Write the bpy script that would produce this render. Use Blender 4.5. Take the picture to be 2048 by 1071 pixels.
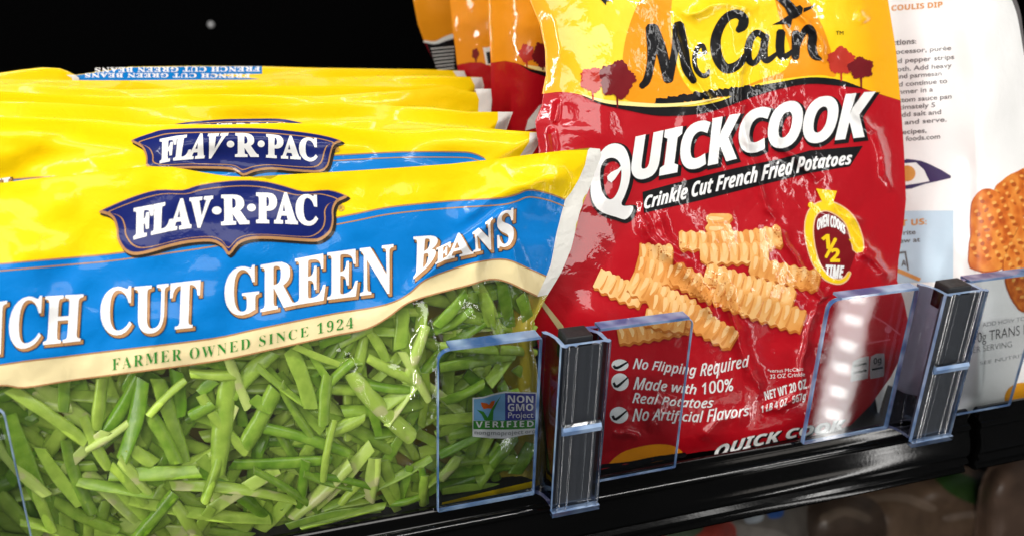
import bpy, math, random
import numpy as np
from mathutils import Vector, Matrix
from mathutils.geometry import delaunay_2d_cdt

for _o in list(bpy.data.objects):
    bpy.data.objects.remove(_o)
scene = bpy.context.scene
COL = scene.collection
random.seed(7)
RNG = np.random.default_rng(11)

# ------------------------------------------------------------------ camera
PW, PH, FPX = 2048.0, 1071.0, 1800.0
def _camera_frame(pitch=23.0, yaw=19.5, roll=2.0, anchor=(1170.0, 970.0), dist=0.36):
    p, y, r = map(math.radians, (pitch, yaw, roll))
    F = np.array([math.sin(y)*math.cos(p), math.cos(y)*math.cos(p), -math.sin(p)])
    R0 = np.array([math.cos(y), -math.sin(y), 0.0]); U0 = np.cross(R0, F)
    R = R0*math.cos(r) + U0*math.sin(r); U = -R0*math.sin(r) + U0*math.cos(r)
    d = F + R*((anchor[0]-PW/2)/FPX) + U*((PH/2-anchor[1])/FPX)
    return F, R, U, -d/np.linalg.norm(d)*dist
CF, CR, CU, CC = _camera_frame()
cam = bpy.data.cameras.new('camera')
cam.sensor_width = 36.0
cam.lens = 36.0*FPX/PW
cam.clip_start = 0.01
cam.clip_end = 50.0
cam.dof.use_dof = True
cam.dof.focus_distance = 0.330
cam.dof.aperture_fstop = 12.0
cam_o = bpy.data.objects.new('camera', cam)
COL.objects.link(cam_o)
M = Matrix.Identity(4)
for i in range(3):
    M[i][0] = CR[i]; M[i][1] = CU[i]; M[i][2] = -CF[i]; M[i][3] = CC[i]
cam_o.matrix_world = M
scene.camera = cam_o

# ------------------------------------------------------------------ light
world = bpy.data.worlds.new('World')
scene.world = world
world.use_nodes = True
world.node_tree.nodes['Background'].inputs[0].default_value = (0.9, 0.95, 1.0, 1)
world.node_tree.nodes['Background'].inputs[1].default_value = 0.03
scene.view_settings.view_transform = 'Standard'
scene.view_settings.look = 'None'
scene.view_settings.exposure = 0.22
scene.view_settings.gamma = 1.0
scene.view_settings.use_curve_mapping = False
scene.cycles.transparent_max_bounces = 24
scene.cycles.max_bounces = 10
scene.cycles.caustics_reflective = False
scene.cycles.caustics_refractive = False

def area(name, loc, target, sx, sy, power, color=(1, 1, 1), up=(0, 0, 1)):
    l = bpy.data.lights.new(name, 'AREA')
    l.shape = 'RECTANGLE'; l.size = sx; l.size_y = sy; l.energy = power; l.color = color
    o = bpy.data.objects.new(name, l); COL.objects.link(o)
    f = (Vector(target)-Vector(loc)).normalized()
    u = Vector(up); x = f.cross(u).normalized(); y = x.cross(f)
    m = Matrix.Identity(4)
    for i in range(3):
        m[i][0] = x[i]; m[i][1] = y[i]; m[i][2] = -f[i]; m[i][3] = loc[i]
    o.matrix_world = m
    return o
# freezer lamps: vertical strips on the door posts left and right, a bar above, the shop ceiling behind the viewer
area('door_lamp', (0.335, -0.25, 0.10), (0.05, 0.08, 0.06), 0.024, 1.0, 0.42, (1, 0.98, 0.95))
for _k in range(30):
    area('door_lamp_diode', (0.333, -0.2485, -0.34+0.021*_k), (0.048, 0.0815, -0.38+0.021*_k), 0.011, 0.009, 0.0026, (1, 0.98, 0.95))
area('door_lamp', (-0.50, -0.22, 0.30), (0.0, 0.08, 0.08), 0.013, 1.0, 3.0, (1, 0.98, 0.95))
area('top_lamp', (0.05, -0.17, 0.46), (0.03, 0.02, 0.06), 0.9, 0.011, 1.55, (1, 0.98, 0.95), (0, 1, 0))
area('ceiling_lamp', (-0.25, -1.15, 0.78), (0.0, 0.03, 0.06), 1.1, 0.45, 7.2, (1, 0.97, 0.93))

# ------------------------------------------------------------------ helpers
def ray(px, py):
    px = np.asarray(px, float); py = np.asarray(py, float)
    return CF + np.multiply.outer((px-PW/2)/FPX, CR) + np.multiply.outer((PH/2-py)/FPX, CU)
def on_plane(px, py, y0, lean=0.0):
    """point where the sight line meets the upright plane y = y0 + lean*z (arrays)"""
    d = ray(px, py)
    t = (np.asarray(y0) + lean*CC[2] - CC[1])/(d[..., 1]-lean*d[..., 2])
    return CC + t[..., None]*d
def on_z(px, py, z):
    d = ray(px, py)
    t = (z-CC[2])/d[..., 2]
    return CC + t[..., None]*d
def proj(P):
    v = np.asarray(P, float)-CC
    z = v @ CF
    return (PW/2+FPX*(v @ CR)/z, PH/2-FPX*(v @ CU)/z)

def tag(o, label=None, cat=None, group=None, kind=None):
    if label: o['label'] = label
    if cat: o['category'] = cat
    if group: o['group'] = group
    if kind: o['kind'] = kind
    return o
def empty(name, loc, label, cat, group=None):
    o = bpy.data.objects.new(name, None); COL.objects.link(o)
    o.location = loc; o.empty_display_size = 0.01
    return tag(o, label, cat, group)
def mesh_obj(name, verts, faces, mats, parent=None, mat_idx=None, normals=None, smooth=True):
    """verts are world coordinates; they are stored relative to the parent's base"""
    v = np.asarray(verts, float)
    if parent is not None:
        top_ = parent
        while top_.parent is not None: top_ = top_.parent
        v = v - np.array(top_.location)
    me = bpy.data.meshes.new(name)
    me.from_pydata([tuple(p) for p in v], [], [tuple(f) for f in faces])
    for m in (mats if isinstance(mats, (list, tuple)) else [mats]):
        me.materials.append(m)
    if mat_idx is not None:
        me.polygons.foreach_set('material_index', np.asarray(mat_idx, np.int32))
    if smooth:
        me.polygons.foreach_set('use_smooth', np.ones(len(me.polygons), bool))
    me.update()
    if normals is not None:
        me.normals_split_custom_set_from_vertices([tuple(n) for n in normals])
    o = bpy.data.objects.new(name, me); COL.objects.link(o)
    if parent is not None:
        o.parent = parent
    return o

def zc(pts, x0, y0, s):
    return [(x0+x/s, y0+y/s) for x, y in pts]
def smooth(pts, k=6, closed=False):
    p = [np.array(q, float) for q in pts]; n = len(p); out = []
    rng = range(n if closed else n-1)
    for i in rng:
        a = p[(i-1) % n] if closed or i > 0 else 2*p[0]-p[1]
        b = p[i]; c = p[(i+1) % n]
        d = p[(i+2) % n] if closed or i+2 < n else 2*p[-1]-p[-2]
        for j in range(k):
            t = j/k
            out.append(tuple(0.5*((2*b)+(c-a)*t+(2*a-5*b+4*c-d)*t*t+(3*b-a-3*c+d)*t**3)))
    if not closed: out.append(tuple(p[-1]))
    return out
def poly_at(pl, u, xs=None):
    """point at fraction u of the polyline's x-range"""
    X = np.array([q[0] for q in pl]); Y = np.array([q[1] for q in pl])
    x = X[0]+(X[-1]-X[0])*u
    return x, np.interp(x, X, Y)
def loop_area(l):
    a = np.array(l); x, y = a[:, 0], a[:, 1]
    return 0.5*np.sum(x*np.roll(y, -1)-np.roll(x, -1)*y)
def inset(loop, d):
    """shift a closed loop sideways: d > 0 to the right of its direction"""
    a = np.array(loop, float)
    e = np.roll(a, -1, 0)-a
    L = np.linalg.norm(e, axis=1, keepdims=True); L[L < 1e-9] = 1e-9
    n = np.stack([e[:, 1], -e[:, 0]], 1)/L
    m = n+np.roll(n, 1, 0)
    q = np.sum(m*n, 1, keepdims=True)
    q = np.maximum(q, 0.55)
    return [tuple(v) for v in a+m/q*d]
def grow(loop, d):
    return inset(loop, d if loop_area(loop) > 0 else -d)
def stroke(pts, w, k=5, closed=False, cap=True):
    """closed outline of a brush stroke; w is one width or one per point"""
    n = len(pts)
    ws = [w]*n if not isinstance(w, (list, tuple)) else list(w)
    p3 = smooth([(x, y, wi) for (x, y), wi in zip(pts, ws)], k)
    a = np.array(p3); c = a[:, :2]; r = np.maximum(a[:, 2], 0.3)/2
    t = np.gradient(c, axis=0); t /= np.maximum(np.linalg.norm(t, axis=1, keepdims=True), 1e-9)
    nn = np.stack([-t[:, 1], t[:, 0]], 1)
    Lf = c+nn*r[:, None]; Rt = c-nn*r[:, None]
    out = [tuple(v) for v in Lf]
    if cap:
        for q in (0.35, 0.7):
            out.append(tuple(c[-1]+nn[-1]*r[-1]*math.cos(q*math.pi)*1.0+t[-1]*r[-1]*math.sin(q*math.pi)*0.7))
    out += [tuple(v) for v in Rt[::-1]]
    if cap:
        for q in (0.35, 0.7):
            out.append(tuple(c[0]-nn[0]*r[0]*math.cos(q*math.pi)-t[0]*r[0]*math.sin(q*math.pi)*0.7))
    return out
def ellipse(cx, cy, rx, ry, n=24, rot=0.0):
    c, s = math.cos(rot), math.sin(rot)
    return [(cx+rx*math.cos(t)*c-ry*math.sin(t)*s, cy+rx*math.cos(t)*s+ry*math.sin(t)*c) for t in [2*math.pi*i/n for i in range(n)]]
def bumpy(cx, cy, rx, ry, amp, n=60, seed=0):
    r = random.Random(seed); out = []
    for i in range(n):
        t = 2*math.pi*i/n
        k = 1+amp*(r.random()-0.5)+amp*0.6*math.sin(5*t+seed)
        out.append((cx+rx*k*math.cos(t), cy+ry*k*math.sin(t)))
    return out

# lettering: outlines of plain alphabets, x and y in turn, 500 units to the em
GLYPH = {
 'b': {
  '.': (110, [[54,56,43,53,34,46,27,37,24,26,27,14,34,4,43,-2,54,-4,66,-2,76,4,82,14,84,26,82,37,76,46,66,53]]),
  '0': (286, [[142,-5,112,-2,86,7,65,22,48,44,35,70,26,102,20,138,18,178,21,232,30,278,46,314,70,340,102,357,142,362,172,360,198,350,220,335,237,314,250,288,260,256,266,220,268,178,264,125,256,80,240,44,216,17,184,0],[142,56,156,58,166,64,175,73,182,86,190,125,192,178,190,232,182,270,175,284,166,294,156,300,142,302,130,300,118,294,110,284,104,270,96,232,93,178,96,125,104,87,110,74,118,64,130,58]]),
  '2': (286, [[20,0,20,52,110,143,154,190,177,224,182,240,184,256,182,276,173,288,159,296,141,299,121,296,101,290,60,262,19,311,52,336,70,346,92,355,117,360,146,362,179,359,207,350,229,334,246,315,256,292,260,266,256,238,248,212,234,188,214,164,160,110,114,67,114,64,270,64,270,0]]),
  ':': (110, [[54,229,43,226,34,220,27,210,24,199,27,188,34,178,43,172,54,169,66,172,76,178,82,188,84,199,82,210,76,220,66,226],[54,56,43,53,34,46,27,37,24,26,27,14,34,4,43,-2,54,-4,66,-2,76,4,82,14,84,26,82,37,76,46,66,53]]),
  'A': (345, [[0,0,126,358,218,358,345,0,264,0,238,85,108,85,82,0],[126,148,220,148,172,303]]),
  'C': (318, [[190,-5,140,0,99,18,68,45,46,82,34,126,29,178,34,229,48,274,72,310,106,338,146,356,196,362,223,360,250,356,301,337,276,276,236,292,216,298,196,299,176,297,158,291,143,280,130,266,113,228,107,178,112,127,128,90,140,76,156,66,174,60,196,58,240,63,288,77,288,14,241,0]]),
  'D': (370, [[45,0,45,357,157,357,210,352,254,337,291,312,318,278,336,235,341,182,338,140,328,102,312,72,290,46,262,26,228,12,190,3,146,0],[120,62,153,62,186,66,214,76,235,92,250,114,260,144,262,180,261,208,256,232,248,252,236,268,222,280,204,288,184,294,161,295,120,295]]),
  'E': (280, [[45,0,45,357,250,357,250,295,120,295,120,216,242,216,242,154,120,154,120,62,250,62,250,0]]),
  'F': (274, [[45,0,45,357,250,357,250,295,120,295,120,203,240,203,240,141,120,141,120,0]]),
  'G': (362, [[195,-5,158,-2,124,7,96,22,72,42,53,68,40,100,32,136,29,179,34,232,51,276,78,312,114,340,160,356,216,362,244,360,272,356,322,340,296,280,259,294,215,299,184,295,158,284,136,266,120,242,110,212,107,178,110,144,116,116,129,92,146,74,170,62,200,58,228,60,248,63,248,138,180,138,180,200,322,200,322,16,264,0,232,-4]]),
  'I': (194, [[16,0,16,43,60,63,60,294,16,314,16,357,178,357,178,314,135,294,135,63,178,43,178,0]]),
  'K': (332, [[45,0,45,357,120,357,120,194,150,236,247,357,331,357,206,199,332,0,246,0,152,150,120,128,120,0]]),
  'L': (282, [[45,0,45,357,120,357,120,62,266,62,266,0]]),
  'M': (472, [[45,0,45,357,148,357,232,84,234,84,324,357,426,357,426,0,356,0,357,208,360,280,358,280,266,0,196,0,110,280,108,280,112,208,112,0]]),
  'N': (406, [[45,0,45,357,140,357,296,90,297,90,294,188,294,357,362,357,362,0,266,0,110,270,108,270,112,219,112,0]]),
  'O': (398, [[199,-5,146,1,104,18,70,46,48,82,34,128,29,180,34,232,48,276,70,312,104,340,146,357,200,362,252,357,295,340,328,312,351,276,364,231,369,179,364,127,351,82,328,46,295,18,252,1],[199,58,222,60,240,66,256,76,268,91,284,129,290,179,284,230,268,268,256,282,240,292,222,298,200,300,177,298,158,292,142,282,130,268,114,230,108,179,114,129,130,91,142,76,158,66,177,60]]),
  'P': (314, [[45,0,45,357,159,357,191,355,218,350,242,340,260,328,274,311,284,292,290,270,292,246,288,216,278,188,261,162,236,144,200,131,153,127,120,127,120,0],[120,189,146,189,174,192,196,202,210,218,215,243,212,266,200,282,182,292,155,295,120,295]]),
  'R': (330, [[45,0,45,357,149,357,183,356,212,350,237,342,257,330,272,316,283,297,290,276,292,250,289,227,282,208,272,190,258,176,225,156,330,0,246,0,161,137,120,137,120,0],[120,198,145,198,177,202,199,211,211,226,215,248,210,270,198,284,176,292,144,295,120,295]]),
  'S': (276, [[124,-5,70,0,23,16,23,87,76,67,103,60,130,58,154,60,170,68,178,80,182,96,176,114,162,128,85,168,58,188,45,202,36,218,29,238,27,260,29,283,35,303,46,320,60,336,77,347,98,356,122,360,148,362,176,360,202,356,254,337,230,278,186,294,146,299,126,296,112,289,104,278,101,263,106,246,118,233,216,180,232,164,245,146,253,125,256,99,254,76,247,56,236,38,222,24,202,11,180,2,154,-3]]),
  'T': (290, [[107,0,107,294,10,294,10,357,280,357,280,294,182,294,182,0]]),
  'U': (378, [[188,-5,154,-2,125,4,100,16,80,31,64,51,52,74,45,98,42,127,42,357,118,357,118,138,122,101,136,76,158,63,190,58,222,64,244,78,256,103,260,139,260,357,336,357,336,126,332,91,320,60,299,32,270,12,233,0]]),
  'V': (325, [[121,0,0,357,76,357,150,124,162,66,181,144,248,357,325,357,204,0]]),
  'W': (484, [[91,0,0,357,74,357,126,133,138,68,154,157,206,357,278,357,336,132,346,68,364,162,409,357,484,357,392,0,306,0,254,204,242,271,225,187,177,0]]),
  'Z': (290, [[12,0,12,49,183,294,16,294,16,357,273,357,273,308,102,62,278,62,278,0]]),
  'c': (257, [[150,-5,121,-3,96,4,74,14,56,29,41,48,31,72,24,101,22,135,27,180,40,216,60,244,87,263,120,274,156,278,182,276,206,272,242,260,220,202,187,214,156,218,131,213,113,198,102,172,98,136,102,100,114,75,132,60,156,56,178,57,198,62,233,79,233,16,216,6,198,0]]),
  'e': (296, [[162,-5,124,-1,90,10,62,30,40,56,27,92,22,134,26,178,39,214,58,242,84,262,116,274,152,278,178,276,202,270,223,260,241,246,256,228,266,206,272,182,274,154,274,118,98,118,103,90,117,68,138,55,166,50,214,56,258,72,258,14,216,0],[100,168,204,168,200,190,191,209,175,221,152,225,132,222,116,211,105,193]]),
  'g': (316, [[141,-120,88,-116,39,-104,39,-44,91,-60,146,-66,170,-62,188,-50,200,-30,205,36,203,36,188,17,170,4,148,-2,126,-5,102,-2,82,4,64,16,50,32,38,52,30,77,24,104,22,136,24,168,30,196,38,220,50,240,66,257,84,268,104,276,128,278,152,276,172,268,191,256,206,238,208,238,214,273,278,273,278,0,276,-28,269,-52,258,-72,243,-90,224,-103,200,-112,172,-118],[152,54,177,58,194,70,204,92,208,136,204,174,194,198,177,213,151,218,128,212,112,197,102,171,98,135,102,100,112,74,128,58]]),
  'i': (152, [[76,307,61,309,48,315,39,326,36,344,39,361,48,372,61,378,76,380,92,378,105,372,114,361,117,344,114,326,105,315,92,309],[39,0,39,273,114,273,114,0]]),
  'j': (152, [[76,307,61,309,48,315,39,326,36,344,39,361,48,372,61,378,76,380,92,378,105,372,114,361,117,344,114,326,105,315,92,309],[17,-120,-10,-118,-32,-114,-32,-56,-15,-59,3,-60,17,-58,28,-52,36,-39,39,-18,39,273,114,273,114,-30,111,-54,104,-75,92,-94,74,-108,48,-117]]),
  'm': (491, [[39,0,39,273,96,273,106,238,110,238,125,256,144,268,166,276,190,278,218,276,240,268,259,256,272,238,279,238,294,256,314,268,336,276,360,278,400,272,430,254,440,240,448,224,452,202,454,178,454,0,379,0,379,160,376,186,369,204,356,215,338,218,313,214,296,198,286,172,284,137,284,0,209,0,209,160,206,186,199,204,186,215,168,218,142,212,126,196,116,167,114,128,114,0]]),
  'n': (328, [[39,0,39,273,96,273,106,238,110,238,126,256,146,268,169,276,194,278,234,272,264,254,276,240,284,224,290,202,291,178,291,0,216,0,216,160,214,186,206,204,192,215,172,218,157,217,144,212,134,206,126,196,116,167,114,128,114,0]]),
  'o': (310, [[154,-5,118,-1,86,12,60,32,40,60,27,95,22,137,24,169,32,197,42,222,58,242,78,258,100,269,126,276,156,278,192,274,224,262,250,242,270,214,282,179,287,137,285,105,278,77,267,52,251,32,232,16,209,4,183,-2],[155,55,180,60,198,76,208,102,211,137,208,172,198,198,180,213,154,218,129,213,112,198,102,172,98,137,102,102,112,76,129,60]]),
  'p': (316, [[39,-120,39,273,100,273,110,238,114,238,126,253,143,266,164,275,191,278,213,276,232,269,250,258,266,242,278,222,287,198,292,170,294,137,292,104,286,76,278,52,264,31,248,16,231,4,211,-2,189,-5,162,-2,142,6,126,17,114,30,110,30,114,-10,114,-120],[168,56,190,61,206,77,215,102,218,138,215,173,206,198,190,214,167,218,142,214,126,200,117,178,114,138,116,102,126,77,142,61]]),
  'r': (227, [[39,0,39,273,96,273,106,227,110,227,124,246,143,263,166,274,192,278,216,276,211,206,189,208,170,207,152,202,136,193,124,180,116,162,114,139,114,0]]),
  's': (248, [[113,-5,64,-2,23,11,23,72,70,56,116,50,134,51,147,56,154,64,156,73,152,86,136,98,97,116,55,138,40,150,30,164,24,181,22,202,24,220,30,235,39,248,52,259,86,274,130,278,179,273,226,256,204,203,166,218,130,223,115,222,104,218,98,213,96,205,101,194,118,182,194,146,209,135,220,121,227,103,230,81,228,62,222,44,213,30,200,18,164,0]]),
  't': (217, [[132,-5,110,-3,89,3,72,14,58,31,50,54,47,86,47,217,12,217,12,248,52,274,74,331,122,331,122,273,198,273,198,217,122,217,122,86,124,72,130,62,141,56,154,54,178,57,201,63,201,8,172,-2]]),
 },
 'i': {
  '%': (340, [[251,111,266,108,279,100,288,86,290,72,288,56,279,44,266,35,251,32,236,35,223,44,214,56,212,72,214,86,223,100,236,108],[251,148,222,142,197,126,180,101,174,72,180,42,197,18,222,1,251,-5,280,1,305,18,322,42,328,72,322,101,305,126,280,142],[301,346,264,346,39,-5,76,-5],[89,345,60,339,35,322,18,298,12,268,18,238,35,214,60,198,89,192,118,198,143,214,160,239,166,268,160,298,143,322,118,339],[89,308,104,305,117,296,126,284,128,268,126,253,117,240,104,232,89,229,74,232,61,240,52,253,50,268,52,284,61,296,74,305]]),
  '0': (286, [[142,-5,114,-2,90,7,70,22,54,44,40,70,32,102,26,138,24,179,28,233,36,278,52,314,74,341,104,357,142,362,170,360,195,350,216,336,232,314,245,288,254,256,260,220,262,179,258,126,250,80,234,44,212,17,182,0],[142,32,161,35,177,42,190,53,200,69,212,114,217,179,212,243,200,288,190,304,177,316,161,322,142,325,124,322,108,316,95,304,86,288,72,243,68,179,72,115,86,69,95,53,108,42,124,35]]),
  '1': (286, [[134,0,135,284,136,311,106,283,68,252,44,282,141,357,178,357,178,0]]),
  'A': (281, [[-28,0,166,357,212,357,256,0,212,0,199,111,78,111,20,0],[100,151,194,151,183,268,180,308,179,308,138,224]]),
  'F': (238, [[20,0,96,357,277,357,269,318,132,318,106,190,234,190,225,151,97,151,65,0]]),
  'M': (420, [[20,0,96,357,158,357,193,66,195,66,354,357,422,357,348,0,303,0,362,271,372,314,199,0,164,0,126,313,124,313,115,251,62,0]]),
  'N': (354, [[20,0,96,357,143,357,252,62,254,62,272,160,314,357,356,357,280,0,233,0,122,296,121,296,103,194,62,0]]),
  'P': (284, [[20,0,96,357,176,357,204,356,226,350,244,342,259,332,278,302,284,264,281,236,274,210,261,190,244,172,221,158,194,148,162,142,126,140,94,140,65,0],[102,177,134,177,176,182,210,198,222,210,231,224,236,242,238,262,234,288,222,306,200,315,170,318,132,318]]),
  'R': (286, [[20,0,96,357,174,357,208,354,236,347,257,334,272,317,282,294,284,266,280,230,264,200,237,175,196,158,254,0,206,0,154,148,96,148,65,0],[104,186,143,186,186,191,216,208,233,232,238,264,234,290,222,306,200,315,170,318,132,318]]),
  'a': (284, [[96,-5,68,1,44,18,29,47,24,86,26,123,34,158,46,190,61,218,80,240,102,258,128,269,156,273,180,270,198,259,213,244,223,226,226,226,242,268,275,268,218,0,183,0,190,50,188,50,169,29,148,12,124,-1],[111,32,130,35,148,45,164,61,180,82,192,106,202,133,207,160,208,182,205,204,195,221,180,232,160,236,141,233,124,224,108,210,95,190,84,168,76,142,70,114,69,86,72,62,80,45,94,35]]),
  'c': (226, [[124,-5,84,2,52,20,40,34,31,51,26,72,24,95,26,130,34,164,46,194,62,220,82,242,106,259,134,270,164,273,199,270,230,260,218,224,194,232,164,236,138,231,114,217,96,194,81,166,72,132,69,96,73,68,85,48,104,36,128,32,162,36,192,48,192,11,162,0]]),
  'd': (290, [[96,-5,68,0,44,18,29,46,24,86,26,122,33,157,44,188,60,216,78,240,101,258,126,269,156,272,180,269,199,259,213,244,223,226,226,226,236,292,255,380,298,380,218,0,182,0,188,50,186,50,166,28,146,11,123,-1],[112,32,128,34,145,44,162,58,176,77,190,100,200,125,206,153,208,182,206,204,197,221,182,232,158,236,140,233,122,224,107,208,94,189,84,166,76,140,70,114,69,86,72,62,80,45,93,35]]),
  'e': (250, [[121,-5,99,-4,80,2,63,10,50,22,38,37,30,54,26,74,24,96,26,128,34,160,44,189,60,216,80,240,102,258,128,269,158,273,192,269,216,256,230,237,234,210,230,186,218,163,198,144,168,129,128,119,70,116,68,98,72,70,84,50,102,36,129,32,165,37,202,52,202,14,165,0,144,-4],[76,152,135,157,158,164,176,174,188,188,192,207,190,219,183,228,172,234,156,236,132,231,110,214,90,188]]),
  'f': (159, [[-24,-120,-42,-118,-56,-115,-56,-78,-42,-82,-28,-84,-12,-80,0,-69,9,-51,16,-26,71,234,24,234,28,253,78,270,92,324,104,348,116,364,132,374,152,380,174,382,200,380,222,373,210,340,195,344,176,346,159,344,146,336,136,320,122,268,179,268,172,234,115,234,59,-32,48,-68,31,-96,8,-114]]),
  'g': (290, [[93,-120,48,-116,12,-103,12,-62,48,-77,70,-82,92,-84,120,-80,142,-68,160,-48,170,-18,188,50,186,50,168,29,147,12,124,-1,97,-5,68,1,44,18,29,47,24,86,26,122,33,156,44,188,60,216,78,240,101,258,126,269,156,273,180,270,199,259,214,244,224,226,226,226,242,268,276,268,214,-16,208,-42,198,-64,186,-82,172,-96,136,-114],[112,32,128,34,146,44,162,58,177,78,190,100,200,126,206,154,208,182,205,204,197,221,182,232,159,236,140,233,122,224,107,208,94,189,84,166,76,140,70,114,69,86,72,62,80,45,93,35]]),
  'h': (290, [[14,0,94,380,138,380,110,250,101,218,104,218,126,243,156,264,174,270,194,272,222,268,244,256,257,234,262,204,260,184,221,0,177,0,212,168,217,201,215,216,209,227,198,234,182,236,164,233,146,224,126,209,109,186,94,155,82,116,58,0]]),
  'i': (129, [[106,312,97,314,90,319,84,326,82,336,84,348,90,358,100,366,112,368,122,366,130,362,134,356,135,346,133,332,126,322,116,314],[14,0,71,268,115,268,58,0]]),
  'l': (129, [[14,0,94,380,138,380,58,0]]),
  'n': (290, [[12,-2,70,270,108,270,103,220,126,245,156,266,174,272,194,274,223,270,245,257,258,236,263,207,262,184,222,-2,175,-2,215,188,216,202,214,216,208,226,197,232,182,234,165,232,146,223,128,208,110,185,96,154,84,115,59,-2]]),
  'o': (282, [[124,-4,102,-2,82,3,66,12,51,24,39,39,30,56,26,76,24,99,26,130,32,160,43,190,58,216,76,238,100,256,127,268,158,272,180,270,200,264,217,256,232,244,243,228,252,211,256,190,258,168,256,138,250,107,239,78,224,52,206,29,182,12,156,0],[126,32,150,36,170,50,188,70,202,98,210,132,213,173,208,202,201,216,190,226,176,232,158,235,133,230,111,216,93,194,80,166,71,134,68,98,72,70,84,50,102,36]]),
  'p': (290, [[-11,-120,71,268,107,268,101,218,103,218,122,238,142,256,166,268,192,272,222,267,245,250,260,221,265,181,263,146,256,111,245,80,230,52,211,28,189,10,163,-1,134,-5,110,-2,91,9,76,24,66,41,64,41,57,-4,32,-120],[131,32,150,34,168,44,183,59,196,78,206,102,214,127,218,154,220,182,218,206,210,222,196,232,178,236,161,233,144,224,127,210,112,190,99,168,89,142,82,115,80,86,83,64,92,46,108,36]]),
  'q': (290, [[149,-120,188,50,186,50,168,29,147,12,124,-1,97,-5,68,0,44,18,29,46,24,86,26,122,33,156,44,188,60,216,78,240,101,258,127,269,156,273,180,270,199,259,213,244,223,226,226,226,242,268,275,268,192,-120],[112,32,128,34,145,44,162,58,176,78,189,100,200,126,206,154,208,182,205,202,196,220,182,232,159,236,140,233,122,224,107,208,94,189,84,166,76,140,70,114,69,86,72,62,80,45,93,35]]),
  'r': (199, [[14,0,71,268,107,268,102,218,104,218,126,245,152,265,168,271,186,273,200,272,214,270,205,230,180,233,156,229,135,216,117,198,102,174,92,149,84,122,58,0]]),
  's': (216, [[78,-5,35,0,2,12,2,52,36,38,56,32,76,31,102,34,121,43,132,56,136,73,134,86,127,98,66,138,48,154,38,174,34,197,40,228,59,252,88,268,125,273,148,272,170,268,206,254,192,220,163,231,146,234,125,236,106,234,91,226,81,214,78,200,80,188,87,177,100,166,146,138,165,122,178,102,182,78,180,58,174,42,166,28,154,16,120,0]]),
  't': (166, [[92,-5,68,-2,47,8,33,26,28,54,33,89,64,234,22,234,26,254,71,274,102,329,128,329,114,268,182,268,175,234,108,234,74,74,72,58,74,48,79,39,87,33,99,31,116,33,134,38,134,4,116,-2]]),
  'u': (290, [[94,-5,67,-1,46,12,32,33,28,62,33,104,68,268,112,268,76,100,72,66,74,52,80,41,91,34,107,32,124,34,144,44,163,59,181,82,196,113,207,152,232,268,275,268,218,0,182,0,188,50,185,50,163,25,134,4,115,-3]]),
  'v': (234, [[55,0,24,268,68,268,86,88,88,34,90,34,132,120,210,268,258,268,112,0]]),
  'w': (362, [[40,0,28,268,72,268,76,125,76,76,74,38,76,38,108,116,178,268,226,268,236,82,235,38,237,38,254,84,276,136,334,268,380,268,256,0,204,0,195,184,196,226,194,226,180,192,92,0]]),
 },
 'r': {
  '*': (208, [[88,256,88,246,24,224,16,220,8,214,5,205,8,196,15,188,24,188,32,190,40,196,91,240,100,234,87,158,89,148,94,142,104,139,114,142,119,149,121,158,120,168,108,234,118,238,168,195,176,190,186,186,194,188,201,194,204,204,200,213,193,220,122,245,122,256,184,278,194,282,200,288,204,297,202,306,194,314,186,315,176,312,168,306,118,263,108,269,122,344,120,354,114,360,105,363,96,360,90,353,88,344,88,334,101,269,91,264,41,307,32,313,24,316,15,314,8,308,6,298,9,290,16,283,24,278]]),
  ',': (110, [[30,-59,56,-47,74,-30,84,-8,88,13,86,33,78,48,67,58,52,62,40,60,32,54,25,44,23,33,25,22,30,13,38,8,48,5,49,-10,46,-25,40,-39,30,-50]]),
  '.': (110, [[54,56,43,53,34,46,27,37,24,26,27,14,34,4,43,-2,54,-4,66,-2,76,4,82,14,84,26,82,37,76,46,66,53]]),
  '0': (250, [[235,170,232,220,221,262,205,298,183,324,156,340,125,346,94,340,67,324,45,298,29,262,18,220,15,170,18,121,29,78,45,44,67,18,94,1,125,-4,156,1,183,18,205,44,221,78,232,121],[186,170,182,116,170,76,150,51,125,42,100,51,80,76,68,116,64,170,68,224,80,265,100,290,125,299,150,290,170,265,182,224]]),
  '2': (250, [[233,46,102,46,151,107,184,156,202,198,208,239,205,269,195,294,180,316,159,332,134,342,104,346,84,344,64,338,44,328,24,313,24,252,44,274,64,288,82,295,101,298,124,293,143,280,155,260,160,234,154,196,136,160,80,80,17,4,17,0,233,0]]),
  '3': (250, [[40,284,72,296,98,299,123,296,142,286,154,270,158,248,154,227,140,212,120,202,90,198,90,154,122,150,144,138,158,120,163,96,159,74,148,57,130,46,108,42,70,48,32,68,32,15,68,0,104,-4,134,-1,160,9,182,24,198,45,208,70,212,99,209,125,200,148,185,168,163,180,183,194,196,210,204,231,206,256,204,282,194,304,179,322,159,334,134,342,106,346,72,342,40,331]]),
  '5': (250, [[202,341,50,341,50,164,86,168,115,166,138,156,156,142,166,124,170,104,164,80,149,60,127,47,100,42,62,48,25,67,25,16,66,0,108,-4,138,-1,165,10,188,26,204,48,215,74,219,104,215,134,204,161,186,184,162,200,131,210,95,212,95,297,202,297]]),
  'A': (334, [[181,343,146,343,0,0,50,0,93,100,238,100,284,0,334,0],[163,268,218,144,112,144]]),
  'C': (354, [[328,318,265,339,211,346,160,340,114,322,77,294,48,258,30,215,24,166,28,128,44,90,68,54,104,24,150,3,208,-4,245,-2,278,4,306,14,332,26,332,79,302,62,272,50,242,43,212,40,174,45,140,57,113,76,92,102,79,134,74,170,79,206,92,237,114,264,140,284,174,296,210,300,240,298,268,292,298,281,328,265]]),
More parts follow.
